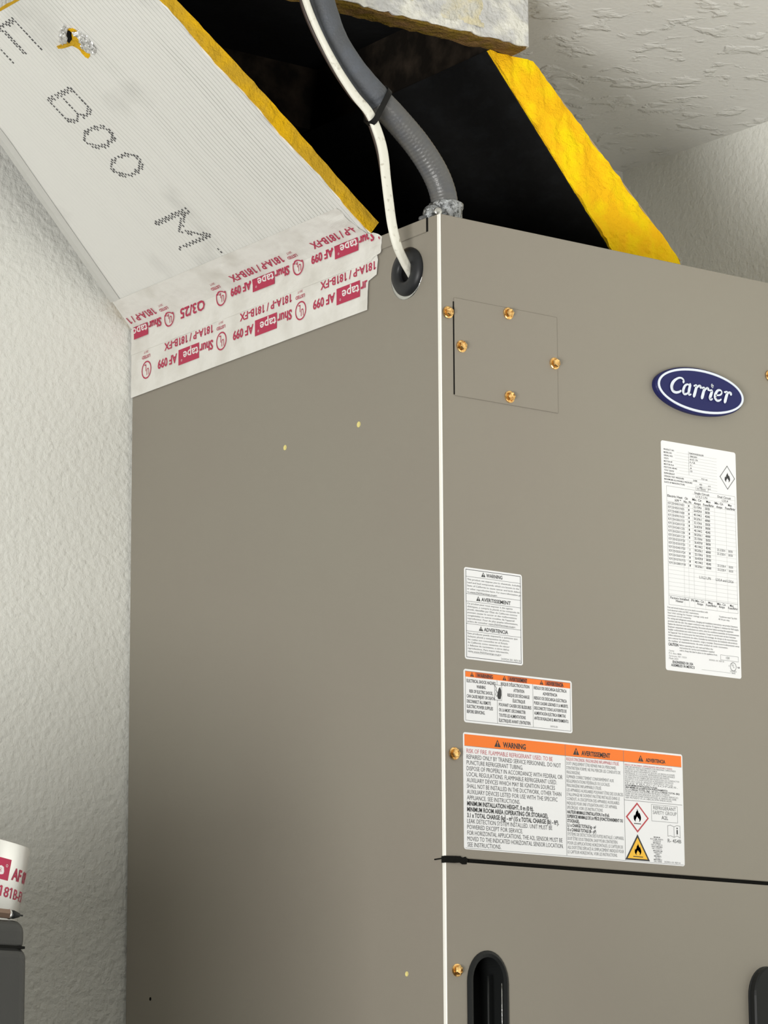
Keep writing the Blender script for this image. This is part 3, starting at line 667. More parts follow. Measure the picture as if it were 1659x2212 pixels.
P.line([(flx-fa, flz), (flx, flz-fc), (flx+fa, flz), (flx, flz+fc)], .0008, 'greyink', 2, True); flame(P, flx, flz-.0048, .0100, 'ink')
# the table
T0, T1, RS = .198, .716, .01765
P.rect(ru(.06), rv(T0), ru(.975), rv(T0)+.00025, 'greyink')
for f in (.06, .975): P.rect(ru(f), rv(T1), ru(f)+.00025, rv(T0), 'greyink')
for f in (.27, .33, .40, .545, .695, .845): P.rect(ru(f), rv(T1), ru(f)+.0002, rv(.262), 'paleline')
P.rect(ru(.06), rv(T1), ru(.975), rv(T1)+.00025, 'greyink')
P.text('Single Circuit', ru(.43), rv(.214), .0024, 'ink', w=w_*.20, bold=.01); P.text('Dual Circuit', ru(.74), rv(.214), .0024, 'ink', w=w_*.18, bold=.01)
P.text('L1/L2 L/N', ru(.45), rv(.229), .0024, 'ink', w=w_*.15); P.text('L3/L4', ru(.80), rv(.229), .0024, 'ink', w=w_*.08)
for f0 in (.2165, .2320): P.rect(ru(.40), rv(f0)-.0001, ru(.975), rv(f0)+.0001, 'paleline')
for st, uu, ww, r in (('Electric Heat', .07, .20, 0), ('kW *', .17, .08, 1), ('Ckt', .30, .04, 0), ('No. Ph', .285, .10, 1), ('Min. Cir.', .40, .13, 0), ('Amps', .42, .09, 1), ('Max', .585, .06, 0), ('Fuse/Brkr', .545, .145, 1), ('Min. Cir.', .70, .12, 0), ('Amps', .72, .08, 1), ('Max', .88, .05, 0), ('Fuse/Brkr', .84, .135, 1)):
    P.text(st, ru(uu), rv(.245+.0155*r), .0025, 'ink', w=w_*ww, bold=.015)
for i in range(26):
    v = T0+.065+RS*i
    if v < T1-.035: P.rect(ru(.06), rv(v)-.0001, ru(.975), rv(v)+.0001, 'paleline')
kits = ['KFCEH0401N03', 'KFCEH0501N05', 'KFCEH0801N08', 'KFCEH0901N10', 'KFCEH3001F15', 'KFCEH2001F18', 'KFCEH2401C05', 'KFCEH2501C08', 'KFCEH2601C10', 'KFCEH3201F20', 'KFCEH3301F20', 'KFCEH3401F20', 'KFCEH3501F24', 'KFCEH3601F30', 'KFCEH3701F15', 'KFCEH3801F18']
for i, st in enumerate(kits):
    v = T0+.0785+RS*i*.985
    P.text(st, ru(.075), rv(v), .0024, 'greyink', w=w_*.215, bold=.012)
    P.text('3' if 8 < i < 12 else '1', ru(.345), rv(v), .0022, 'ink', w=w_*.012)
    P.text(['22.1/24.6', '26.4/29.8', '40.1/44.2', '50.2/56.1'][i % 4], ru(.415), rv(v), .0024, 'ink', w=w_*.105, bold=.012)
    P.text(['25/25', '30/30', '45/45', '60/60'][i % 4], ru(.565), rv(v), .0024, 'ink', w=w_*.065, bold=.02)
for i in (10, 11, 14, 15):
    v = T0+.0785+RS*i*.985
    P.text('25.2/28.4', ru(.715), rv(v), .0024, 'greyink', w=w_*.11, bold=.012); P.text('30/30', ru(.865), rv(v), .0024, 'greyink', w=w_*.06, bold=.012)
v = T0+.0785+RS*17.4
P.text('L1/L2 L/N', ru(.47), rv(v), .0029, 'ink', w=w_*.15); P.text('L3/L4 and L5/L6', ru(.69), rv(v), .0029, 'ink', w=w_*.235)
P.rect(ru(.06), rv(.676), ru(.975), rv(.676)+.0003, 'greyink')
for st, uu, ww, r in (('Factory Installed', .08, .24, 0), ('Heater', .15, .10, 1), ('Ph', .355, .04, 0), ('Min. Cir.', .41, .12, 0), ('Amps', .43, .08, 1), ('Max', .58, .06, 0), ('Fuse/Brkr', .55, .14, 1), ('Min. Cir.', .70, .12, 0), ('Amps', .72, .08, 1), ('Max', .87, .05, 0), ('Fuse/Brkr', .845, .13, 1)):
    P.text(st, ru(uu), rv(.689+.0115*r), .0024, 'ink', w=w_*ww, bold=.012)
rows = [('Fuse and circuit breakers are to be sized in accordance with', .53), ('local electrical codes and NEC requirements.', .41), ('See Unit wiring for heater ratings only and', .53), ('minimum circuit ampacity.', .31)]
for i, (st, f) in enumerate(rows): P.text(st, ru(.04), rv(.731+.0118*i), .0017, 'greyink', w=w_*f, bold=.012)
P.text('Transformer rated: Tap AAA', ru(.72), rv(.742), .0017, 'greyink', w=w_*.24, bold=.012); P.text('40 VA per relay', ru(.71), rv(.754), .0017, 'greyink', w=w_*.15, bold=.012)
rows = [('For wiring and refrigerant connections, charging and installation instructions, see product literature', .94), ('provided with the unit. Use copper conductors only, rated for 75 degrees C minimum for field supply.', .955), ('Replace the electrical cover before operating. Disconnect all power before servicing this equipment.', .88), ('Employer uniquement des conducteurs en cuivre, selon les conditions maximales de fonctionnement', .955), ('Installer conformément aux codes locaux et nationaux. Couper le courant avant de faire l\'entretien', .91), ('de l\'appareil. Voir la notice pour les instructions de montage, de charge et de raccordement', .93), ('Utilice solamente conductores de cobre. Consulte las instrucciones de instalación del producto', .93), ('para conocer los requisitos de conexión, carga y montaje. Desconecte la alimentación antes', .955), ('de realizar el mantenimiento de esta unidad en todo momento.', .80)]
for i, (st, f) in enumerate(rows): P.text(st, ru(.04), rv(.7785+.0121*i), .0018, 'greyink', w=w_*f*.985, bold=.012)
P.text('CAUTION', ru(.04), rv(.893), .0030, 'ink', w=w_*.13, bold=.03)
for i, (st, f) in enumerate([('Before operating this unit read and follow the', .44), ('instructions for service and installation supplied', .46), ('with it. Keep this label in place on the appliance front.', .50)]):
    P.text(st, ru(.185), rv(.889+.0115*i), .0017, 'greyink', w=w_*f, bold=.012)
P.frame(ru(.725), rv(.928), ru(.965), rv(.905), .0003, 'greyink', 2); P.text('150', ru(.80), rv(.921), .0026, 'ink', w=w_*.045)
for i, (st, f) in enumerate([('Carrier', .07), ('P.O. Box 4808', .16), ('Syracuse, NY 13221', .23), ('Made 2025', .12)]): P.text(st, ru(.045), rv(.918+.0110*i), .0017, 'greyink', w=w_*f)
P.text('343925-101 REV.B', ru(.57), rv(.937), .0016, 'greyink', w=w_*.20)
P.text('ENGINEERED IN USA', ru(.09), rv(.967), .0027, 'ink', w=w_*.27, bold=.02); P.text('ASSEMBLED IN MEXICO', ru(.07), rv(.981), .0027, 'ink', w=w_*.31, bold=.02)
P.rect(ru(.47), rv(.9805), ru(.86), rv(.9795), 'greyink')
P.ring(ru(.893), rv(.951), .0042, .0045, .0006, 'greyink', 2)
P.text('U', ru(.872), rv(.949), .0030, 'greyink', w=.0018, bold=.01); P.text('L', ru(.893), rv(.956), .0030, 'greyink', w=.0014, bold=.01)
P.text('LISTED', ru(.893), rv(.975), .0018, 'greyink', w=w_*.085, al='c'); P.text('38MN', ru(.893), rv(.983), .0016, 'greyink', w=w_*.05, al='c')
P.text('us', ru(.950), rv(.955), .0020, 'ink', w=w_*.03, bold=.02); P.text('c', ru(.832), rv(.952), .0020, 'greyink', w=w_*.012)
P.bake('printing', fn, o)

# ------------------------------------------------------------------ duct transition on top of the cabinet
KS = .76; ZS = ZT+.008; LN = math.hypot(1, KS)
def slope(s, y, out=0.0):
    """point on the outer face of the left board: s metres up the slope, out = outwards"""
    return Vector((-s/LN - out*KS/LN, y, ZS + s*KS/LN - out/LN))
SB = .3835       # length of the board up to the box above
DP = empty('duct_plenum', 'open sloping duct board plenum between the cabinet and the ceiling box', 'duct')
lb = bpy.data.objects.new('left_board', None)
YF = .1135
def ybk(s): return .562-.070*s/.2637 if s < .2637 else .492-.12*(s-.2637)
NU, NV = 60, 40
V = []; F = []
th = .0175
def board(name, o0, o1, y0f, mt, parent, s0=0.0, s1=SB, jit=0, nu=48, nv=18):
    V = []; F = []
    for side, out in ((0, o0), (1, o1)):
        for i in range(nu+1):
            s = s0+(s1-s0)*i/nu
            for j in range(nv+1):
                ya = y0f(s); yb = ybk(s); y = ya+(yb-ya)*j/nv
                p = slope(s, y, out)
                if jit and (j < 1): p.y += noise.noise(Vector((s*90, out*300, 3)))*jit
                if jit and j < 3: p += slope(0, 0, 1).normalized()*0
                V.append(p)
    n1 = (nu+1)*(nv+1)
    def id(sd, i, j): return sd*n1+i*(nv+1)+j
    for i in range(nu):
        for j in range(nv):
            F.append((id(0, i, j), id(0, i+1, j), id(0, i+1, j+1), id(0, i, j+1)))
            F.append((id(1, i, j), id(1, i, j+1), id(1, i+1, j+1), id(1, i+1, j)))
        F.append((id(0, i, 0), id(1, i, 0), id(1, i+1, 0), id(0, i+1, 0)))
        F.append((id(0, i, nv), id(0, i+1, nv), id(1, i+1, nv), id(1, i, nv)))
    for j in range(nv):
        F.append((id(0, 0, j), id(0, 0, j+1), id(1, 0, j+1), id(1, 0, j)))
        F.append((id(0, nu, j), id(1, nu, j), id(1, nu, j+1), id(0, nu, j+1)))
    return obj(name, V, F, mt, parent)
core = board('left_board', -.0006, -.0160, lambda s: YF-.001+.0015*math.sin(s*21+1), M['amber'], DP, jit=.0016)
core['label'] = 'left duct board, yellow glass wool core with a pale ribbed facing'
fc = board('board_facing', .0008, -.0008, lambda s: YF+.0012+.0016*math.sin(s*60), M['facing'], core, jit=.002)
fc['label'] = 'pale grey ribbed paper facing with stamped dotted letters'
board('board_liner', -.0158, -.0172, lambda s: YF+.003, M['liner'], core)
# rounded grey taped edge along the wall
V = []; F = []
for i in range(25):
    s = .040+(SB-.040)*i/24
    for q, out in ((-.016, .0016), (-.006, .0020), (.004, .0004), (.006, -.012)):
        V.append(slope(s, ybk(s)+q, out))
for i in range(24):
    for k in range(3): a = i*4+k; F.append((a, a+1, a+5, a+4))
cr_ = obj('edge_tape', V, F, M['cornertape'], DP); cr_['label'] = 'grey foil edge strip along the wall side of the left board'
# stamped letters made of dashes
P = Print(['stamp'])
STR = {'E': [[(0, 0), (0, 1)], [(0, 1), (1, 1)], [(0, .5), (.9, .5)], [(0, 0), (1, 0)]],
       '8': [[(0, 0), (0, 1)], [(0, 1), (.8, 1), (1, .85), (1, .62), (.85, .5), (0, .5)], [(.85, .5), (1, .36), (1, .15), (.8, 0), (0, 0)]],
       '0': [[(.5, 1), (.85, .88), (1, .5), (.85, .12), (.5, 0), (.15, .12), (0, .5), (.15, .88), (.5, 1)]],
       'M': [[(0, 0), (0, 1)], [(0, 1), (.5, .35)], [(.5, .35), (1, 1)], [(1, 1), (1, 0)]],
       'I': [[(0, 1), (.8, 1)]]}
def dseg(p, a, b):
    ax, ay = a; bx_, by = b; L = (bx_-ax)**2+(by-ay)**2
    t = max(0, min(1, ((p[0]-ax)*(bx_-ax)+(p[1]-ay)*(by-ay))/L)) if L else 0
    return math.hypot(p[0]-ax-t*(bx_-ax), p[1]-ay-t*(by-ay))
def stamp(ch, s0, s1, y0, y1, lo=0):
    """s0 left, s1 right (down the slope), y0 top of the letter, y1 its foot"""
    wS, hY = s0-s1, y1-y0
    rows = int(hY/.0031)
    for r in range(rows+1):
        y = y1-hY*r/rows
        n = int(wS/.0042)
        for c in range(-1, n+2):
            s = s0-(c+.5*(r % 2))*.0042
            p = (s0-s, y1-y)
            if (y1-y) < lo: continue
            ok = False
            for st in STR[ch]:
                q = [(a*wS, b*hY) for a, b in st]
                if any(dseg(p, q[i], q[i+1]) < .0026 for i in range(len(q)-1)): ok = True
            if ok and random.random() < .95:
                L = .00150*random.uniform(.8, 1.15); h = .00095*random.uniform(.8, 1.3); ds = random.uniform(-.0003, .0003); dy = random.uniform(-.0002, .0002)
                P.poly([(s+ds+L, y+dy-h), (s+ds-L, y+dy-h), (s+ds-L, y+dy+h), (s+ds+L, y+dy+h)], 'stamp', 1)
for q in (('E', .3690, .3300, .3180, .3720), ('8', .2775, .2450, .3270, .3720), ('0', .2300, .2060, .3270, .3740),
          ('0', .1890, .1650, .3225, .3740), ('M', .1040, .0670, .3230, .3830), ('I', .0490, .0430, .3300, .3800)):
    P = Print(['stamp']); stamp(*q)
    P.bake('stamped_letter', lambda s, y, l: slope(s, y, .0011), core)
# torn hole: pit of yellow wool with curled foil lips
def tear(name, pts, mt, mid, edge, sd, cuts=3, amp=.0016):
    """pts: (s, y) outline on the facing, domed out by mid metres"""
    n = len(pts); cs = sum(p[0] for p in pts)/n; cy = sum(p[1] for p in pts)/n
    b = bmesh.new(); vs = [b.verts.new(slope(p[0], p[1], edge)) for p in pts]
    low = [b.verts.new(slope(p[0], p[1], .0006)) for p in pts]
    m = b.verts.new(slope(cs, cy, mid))
    for i in range(n):
        b.faces.new((vs[i], vs[(i+1) % n], m)); b.faces.new((low[i], low[(i+1) % n], vs[(i+1) % n], vs[i]))
    bmesh.ops.triangulate(b, faces=b.faces[:])
    bmesh.ops.subdivide_edges(b, edges=b.edges[:], cuts=cuts, use_grid_fill=True)
    for v in b.verts: v.co += noise.noise_vector(v.co*300+Vector((sd, 0, 0)))*amp
    return from_bm(name, b, mt, core)
a = tear('torn_wool', [(0.3349, 0.2558), (0.3288, 0.2497), (0.3159, 0.2487), (0.3046, 0.2491), (0.3013, 0.2587), (0.2969, 0.2671), (0.3019, 0.2686), (0.3084, 0.2656), (0.3167, 0.2708), (0.3207, 0.2746), (0.3211, 0.2939), (0.3237, 0.2941), (0.3231, 0.2742)], M['amber'], .0020, .0022, 1)
a['label'] = 'yellow glass wool showing in the torn hole'
tear('torn_pit', [(0.3335, 0.2586), (0.3302, 0.2567), (0.3231, 0.2643), (0.3209, 0.2717), (0.3243, 0.2708)], M['gap'], .0034, .0034, 5, amp=.0004)['label'] = 'dark pit of the torn hole'
tear('torn_foil', [(0.3401, 0.2562), (0.3341, 0.2569), (0.3232, 0.2713), (0.3241, 0.2818), (0.3318, 0.2771), (0.3363, 0.2693)], M['foil'], .0060, .0040, 9, amp=.0026)
tear('torn_foil', [(0.3310, 0.2521), (0.3257, 0.2448), (0.3136, 0.2428), (0.3020, 0.2455), (0.3004, 0.2511), (0.3039, 0.2589), (0.3130, 0.2578), (0.3219, 0.2515)], M['foil'], .0060, .0045, 14, amp=.0026)

# right board: thick yellow cut edge facing the room, black liner inside
YR = .135
RP = [(.3745, ZT+.0006), (.4315, ZT+.0006), (.4262, 2.2550), (.2270, 2.4405), (.1680, 2.4405)]
b = bmesh.new()
nr, nc = 70, 14
def edge_pt(t, c): # t up the board, c across the cut
    z = ZT+.0006+t*.2400
    xi = .3745+(.1680-.3745)*t
    xo = .4315 if z < 2.2550 else .4262+(.2270-.4262)*(z-2.2550)/(2.4405-2.2550)
    if z < 2.255: xo = .4315+(.4262-.4315)*(z-ZT)/.055
    return xi+(xo-xi)*c, z
grid = []
for i in range(nr+1):
    row = []
    for j in range(nc+1):
        x, z = edge_pt(i/nr, j/nc)
        q = Vector((x*60, z*30, 1.7)); y = YR + noise.noise(q)*.0035 + noise.noise(q*3.1)*.0016
        dx = noise.noise(Vector((i*.6, 9.1, 0)))*.0014 if j in (0, nc) else 0
        row.append(b.verts.new((x+dx, y, z)))
    grid.append(row)
back = [[b.verts.new((edge_pt(i/nr, c)[0], .480, edge_pt(i/nr, c)[1])) for c in (0, 1)] for i in range(nr+1)]
for i in range(nr):
    for j in range(nc): b.faces.new((grid[i][j], grid[i][j+1], grid[i+1][j+1], grid[i+1][j]))
    b.faces.new((grid[i][0], grid[i+1][0], back[i+1][0], back[i][0])); b.faces.new((grid[i][nc], back[i][1], back[i+1][1], grid[i+1][nc]))
    b.faces.new((back[i][0], back[i+1][0], back[i+1][1], back[i][1]))
b.faces.new([grid[nr][j] for j in range(nc+1)]+[back[nr][1], back[nr][0]])
b.faces.new([grid[0][j] for j in range(nc+1)]+[back[0][1], back[0][0]])
rb = from_bm('right_board', b, M['yellow'], DP); rb['label'] = 'right duct board, thick bright yellow glass wool cut edge'
prism_y('board_liner', [(.3745, ZT+.001), (.3725, ZT+.001), (.1660, 2.4400), (.1680, 2.4400)], YR+.003, .478, M['liner'], rb)['label'] = 'black inner liner of the right board'
prism_y('board_facing', [(.4262, 2.2556), (.4272, 2.2562), (.2282, 2.4405), (.2270, 2.4400)], YR+.001, .48, M['card'], rb)
bp_ = prism_y('back_board', [(.4000, ZT+.0005), (.4000, 2.23), (.215, 2.4395), (-.27, 2.4395), (.006, 2.231), (.024, ZT+.0005)], .480, .505, M['liner'], DP)
bp_['label'] = 'black lined back board closing the plenum'
V = [(.03, .14, ZT+.0012), (.372, .14, ZT+.0012), (.372, .479, ZT+.0012), (.03, .479, ZT+.0012)]
obj('dark_throat', V+[(x, y, z+.002) for x, y, z in V], [(3, 2, 1, 0), (4, 5, 6, 7), (0, 1, 5, 4), (1, 2, 6, 5), (2, 3, 7, 6), (3, 0, 4, 7)], M['liner'], DP)['label'] = 'black opening into the top of the cabinet'

# ------------------------------------------------------------------ ceiling box
CB = empty('ceiling_duct_box', 'old foil faced duct box crusted with cream mastic hanging from the ceiling', 'duct')
X0, X1, Y0, Y1, ZB = -.297, .2000, .110, .500, 2.4412
def wall(name, x0, x1, y0, y1, z0, z1, mt, parent, n=(30, 2, 10), jit=.0012, jz=.0016):
    """six sided board with a subdivided, uneven skin"""
    b = bmesh.new(); bmesh.ops.create_cube(b, size=1)
    for v in b.verts: v.co = Vector((x0+(x1-x0)*(v.co.x+.5), y0+(y1-y0)*(v.co.y+.5), z0+(z1-z0)*(v.co.z+.5)))
    for ax, k in enumerate(n):
        if k > 1:
            es = [e for e in b.edges if abs((e.verts[0].co-e.verts[1].co).normalized()[ax]) > .99]
            bmesh.ops.subdivide_edges(b, edges=es, cuts=k-1, use_grid_fill=True)
    for v in b.verts:
        q = v.co; d = noise.noise_vector(q*70)*jit
        if abs(q.z-z1) < 1e-5: continue
        v.co += d
        if abs(q.z-z0) < .003: v.co.z += noise.noise(q*110)*jz
    return from_bm(name, b, mt, parent)
fw = wall('front_board', X0+.002, X1-.002, Y0+.0016, Y0+.0260, ZB-.0004, ZC-.0005, M['brownwool'], CB, n=(60, 4, 3))
fw['label'] = 'front board of the ceiling box with a brown fuzzy lower edge'
wall('foil_facing', X0, X1, Y0-.0006, Y0+.0012, ZB+.0022, ZC-.0005, M['foilmastic'], fw, n=(80, 1, 14), jit=.0016, jz=.0030)['label'] = 'dull foil facing smeared with mastic'
rw = wall('right_board', X1-.024, X1-.0004, Y0+.026, Y1, ZB+.001, ZC-.0005, M['dustliner'], CB, n=(1, 20, 6), jit=.0006)
rw['label'] = 'right board of the ceiling box, dusty brown inside'
wall('foil_facing', X1-.0003, X1+.0012, Y0, Y1, ZB+.002, ZC-.0005, M['foilmastic'], rw, n=(1, 30, 8), jit=.0004)
lw = wall('left_board', X0+.0016, X0+.024, Y0+.026, Y1, ZB+.0006, ZC-.0005, M['brownwool'], CB, n=(3, 30, 4))
wall('foil_facing', X0-.0010, X0+.0012, Y0, Y1, ZB+.0020, ZC-.0005, M['foil'], lw, n=(1, 50, 12), jit=.0022, jz=.0028)['label'] = 'bright crumpled foil facing'
wall('back_board', X0+.024, X1-.024, .459, Y1, ZB+.001, ZC-.0005, M['dustliner'], CB, n=(24, 1, 6), jit=.0010)['label'] = 'dusty dark back board'
box('inner_lid', (X0+.02, X1-.02, Y0+.02, Y1-.02, ZC-.006, ZC-.001), M['liner'], CB)
# lumpy mastic smears on the front face
def smear(x0, x1, z0, z1, sd, nm):
    nx, nz = 34, 24; V = []; F = []; keep = {}
    for i in range(nx+1):
        for j in range(nz+1):
            x = x0+(x1-x0)*i/nx; z = z0+(z1-z0)*j/nz
            u, v = 2*i/nx-1, 2*j/nz-1
            h = .55-(u*u*.8+v*v*.4)+noise.noise(Vector((x*45, z*45, sd)))*1.0
            keep[(i, j)] = h; V.append((x, Y0-.0004-max(0, min(.0038, h*.0034))-abs(noise.noise(Vector((x*240, z*240, sd))))*.0014*(h > 0), z))
    for i in range(nx):
        for j in range(nz):
            if max(keep[(i, j)], keep[(i+1, j)], keep[(i, j+1)], keep[(i+1, j+1)]) > 0:
                a = i*(nz+1)+j; F.append((a, a+nz+1, a+nz+2, a+1))
    used = sorted({k for f in F for k in f}); mp = {k: n for n, k in enumerate(used)}
    return obj('mastic', [V[k] for k in used], [tuple(mp[k] for k in f) for f in F], M['cream'], CB)
smear(.085, .160, 2.452, 2.515, 2.2, '')['label'] = 'cream mastic patch on the front of the box'
smear(-.030, .085, 2.462, 2.516, 7.7, '')

# ------------------------------------------------------------------ foil tape strips
def fold(t, y, l=0.0):
    """t < 0 runs up the slope, t > 0 down the side face; l lifts off the surface"""
    R_ = .010
    if t < 0: p = slope(-t, y, l)
    else: p = Vector((-l, y, ZS-t))
    if abs(t) < R_:     # soft inside corner
        k = (1-abs(t)/R_)**2*.0016; p += Vector((-.55, 0, -.35))*k
    return p
def strip(name, t0, t1, yr, mt, label, wr=.0006, sd=0, thick=.0004, nt=34, ny=90):
    V = []; F = []
    for i in range(nt+1):
        t = t0+(t1-t0)*i/nt; a = yr(t)
        for j in range(ny+1):
            yb = .561 if t > 0 else ybk(-t)-.003
            y = a+(yb-a)*(j/ny)
            wv = (noise.noise(Vector((t*90, y*34, sd)))+.6*noise.noise(Vector((t*200, y*120, sd))))*wr
            wv *= 2.2 if y < a+.03 else 1
            V.append(fold(t, y, .0014+sd*.0002+wv))
    for i in range(nt):
        for j in range(ny): k = i*(ny+1)+j; F.append((k, k+ny+1, k+ny+2, k+1))
    o = obj(name, V, F, mt)
    sm = o.modifiers.new('thickness', 'SOLIDIFY'); sm.thickness = .0003; sm.offset = 0
    return tag(o, label, 'tape', 'printed foil tape strips sealing the duct to the cabinet')
def interp(tab):
    def f(t):
        if t <= tab[0][0]: return tab[0][1]
        for (a, b), (c, d) in zip(tab, tab[1:]):
            if t <= c: return b+(d-b)*(t-a)/(c-a) if c > a else d
        return tab[-1][1]
    return f
yr_up = interp([(-.042, .128), (-.037, .1240), (-.028, .1250), (-.014, .1225), (-.003, .1165), (.004, .1000), (.009, .0930), (.025, .0945), (.0265, .1040), (.029, .111)])
yr_lo = interp([(.020, .1030), (.031, .1000), (.047, .1030), (.0485, .1165), (.079, .1190)])
tl = strip('foil_tape', .020, .0781, yr_lo, M['tape'], 'lower strip of white printed foil tape, flat on the side of the cabinet', wr=.00018, sd=0, nt=16)
tu = strip('foil_tape', -.0405, .0300, yr_up, M['tape'], 'upper strip of white printed foil tape, creased where the sloping board meets the cabinet', wr=.00045, sd=2.0, nt=44)
def unit(P, t_base, y_ul, yr, only_mark=False):
    """one repeat of the print: reads upside down from the front. Local (a, b): a towards the wall, b up the letters = downwards on the wall"""
    def T(st, a, b, h, mt, w=None, al='l', bold=0.0, lift=2, shear=0): P.text(st, y_ul+a, -(t_base)+b, h, mt, w=w, al=al, bold=bold, lift=lift, shear=shear)
    # baseline row coordinates: v = -t  (v grows upwards in letter space = downwards on the cabinet when flipped)
    P.ring(y_ul, -t_base+.0050, .0098, .0100, .0015, 'crimson', 2, 36)
    P.text('U', y_ul-.0050, -t_base+.0035, .0080, 'crimson', w=.0046, bold=.01)
    P.text('L', y_ul+.0006, -t_base-.0012, .0080, 'crimson', w=.0036, bold=.01)
    P.text('LISTED', y_ul+.001, -t_base-.0116, .0036, 'crimson', w=.0165, al='c', bold=.02)
    P.text('201T', y_ul+.001, -t_base-.0165, .0026, 'crimson', w=.009, al='c')
    if only_mark: return
    P.text('Shur', y_ul+.0160, -t_base, .0105, 'crimson', w=.0262, bold=.03)
    for k in range(14):
        a, c = y_ul+.0430+.0405*k/14, y_ul+.0430+.0405*(k+1)/14
        P.rect(a, -t_base-.0030, c, -t_base+.0140, 'crimson', 2)
    P.text('tape', y_ul+.0440, -t_base+.0010, .0100, 'tapewhite', w=.0300, bold=.015, lift=3)
    P.ring(y_ul+.0770, -t_base+.0095, .0012, .0012, .0004, 'tapewhite', 3, 10)
    P.text('AF 099', y_ul+.0865, -t_base, .0098, 'crimson', w=.0385, bold=.03)
    P.text('181A-P / 181B-FX', y_ul+.0160, -t_base-.0165, .0086, 'crimson', w=.0960, bold=.022)
def tape_print(base_t, uls, parent, yr, tmin, ymax, extra=None, lo=.0006):
    P = Print(['crimson', 'tapewhite'])
    for y in uls: unit(P, base_t, abs(y), yr, y < 0)
    if extra: extra(P)
    # v = -t_base + b maps to t = 2*base - ... : letter-up points down the wall
    V = []; keepF = []; keepM = []
    pos = []
    for (u, v, l) in P.v:
        t = base_t+(v+base_t)      # letter height b goes down the cabinet
        pos.append((u, t, l))
    for f, m in zip(P.f, P.m):
        if all(yr(pos[i][1])+.0012 < pos[i][0] < (ymax if pos[i][1] > 0 else min(ymax, ybk(-pos[i][1])-.004)) and pos[i][1] > tmin for i in f):
            keepF.append(f); keepM.append(m)
    used = sorted({k for f in keepF for k in f}); mp = {k: n for n, k in enumerate(used)}
    # rebuild without stray vertices; long faces are split so that they follow the crease
    b = bmesh.new(); vs = [b.verts.new((pos[k][0], pos[k][1], pos[k][2])) for k in used]
    for f, m in zip(keepF, keepM):
        try: q = b.faces.new([vs[mp[k]] for k in f]); q.material_index = m
        except ValueError: pass
    for tt in (-.012, -.006, 0, .006, .012):
        bmesh.ops.bisect_plane(b, geom=b.verts[:]+b.edges[:]+b.faces[:], plane_co=(0, tt, 0), plane_no=(0, 1, 0))
    for v in b.verts: u, t, l = v.co; v.co = fold(t, u, .0014+lo+l*.00012)
    me = bpy.data.meshes.new('printing'); b.to_mesh(me); b.free(); me.materials.append(M['crimson']); me.materials.append(M['tapewhite'])
    o = bpy.data.objects.new('printing', me); COL.objects.link(o); o.parent = parent
    o['label'] = 'crimson brand lettering, upside down'
    return o
# clipped repeats at both ends are drawn through the outline test above
tape_print(.0480, [-.529, .3810, .2340, .0870], tl, yr_lo, .0, .556, lo=.0004)
def date(P): P.text('Q3/25', .4120, .0002, .0120, 'crimson', w=.0480, bold=.02)
tape_print(.0000, [.4820, -.3800, .2370, .0885], tu, yr_up, -.040, .556, extra=date, lo=.0013)

# ------------------------------------------------------------------ conduit, cables, tie
pp = [(-0.1316, 0.0540, 2.4779), (-0.1195, 0.0540, 2.4424), (-0.1055, 0.0520, 2.4114), (-0.0921, 0.0500, 2.3755), (-0.0700, 0.0500, 2.3482), (-0.0439, 0.0500, 2.3268), (-0.0165, 0.0500, 2.3074), (0.0105, 0.0500, 2.2853), (0.0309, 0.0500, 2.2623), (0.0415, 0.0500, 2.2418), (0.0448, 0.0500, 2.2218)]
pp[0] = (pp[0][0], pp[0][1], min(pp[0][2], ZC-.001)); pp.append((pp[-1][0]+.001, .05, ZT+.0005))
cd = empty('flexible_conduit', 'grey ribbed flexible conduit curving up from the front corner of the cabinet', 'conduit')
path = catmull(pp, 26)
ti = min(range(len(path)), key=lambda i: (path[i]-Vector((-0.0383, 0.0500, 2.3188))).length)
lowp = path[ti:]; upp = path[:ti+1]
cnt = [0]
def rib(i): return circ(0.0134+.00013*math.sin(i*2*PI/4.6)*min(1, max(0, (i-10)/30)), 22)
# resample the lower run evenly so the ribs are regular
def resample(P, step):
    out = [P[0]]; acc = 0
    for a, b in zip(P, P[1:]):
        L = (b-a).length; d = step-acc
        while d <= L: out.append(a.lerp(b, d/L)); d += step
        acc = (acc+L) % step
    out.append(P[-1]); return out
lowr = resample(lowp, .0009)
lo_ = sweep('conduit_sheath', lowr, rib, M['conduit'], cd); lo_['label'] = 'smooth dark grey ribbed lower run'
upr = resample(upp, .003)
us = sweep('foam_sleeve', upr, lambda i: [(x*(1+.03*noise.noise(Vector((i*.35, k*.7, 0)))), y*(1+.03*noise.noise(Vector((i*.35, k*.7, 5))))) for k, (x, y) in enumerate(circ(.0142, 22))], M['foamwrap'], cd)
us['label'] = 'blue grey rough upper run'
# clamp at the cabinet top
cx, cz = pp[-1][0], ZT
cn = lathe('conduit_connector', [(.0170, 0), (.0170, .0080), (.0160, .0110), (.0160, .0230), (.0172, .0250), (.0172, .0290), (.0140, .0310)], M['diecast'], cd, (cx, .05, cz+.0004), (0, 0, 1), seg=40)
cn['label'] = 'rough silver die cast connector clamping the conduit'
b = bmesh.new()
bmesh.ops.create_icosphere(b, subdivisions=3, radius=1)
for v in b.verts:
    v.co = Vector((v.co.x*.0110, v.co.y*.0075, v.co.z*.0100)); v.co += noise.noise_vector(v.co*300)*.0011
    v.co += Vector((cx-.0195, .046, cz+.0150))
from_bm('clamp_lug', b, M['diecast'], cn, smooth=True)
lathe('clamp_screw', [(.0042, 0), (.0042, .0030), (.0036, .0040), (.0010, .0040)], M['steel'], cn, (cx-.0200, .0385, cz+.0155), (-.3, -1, 0), seg=20)
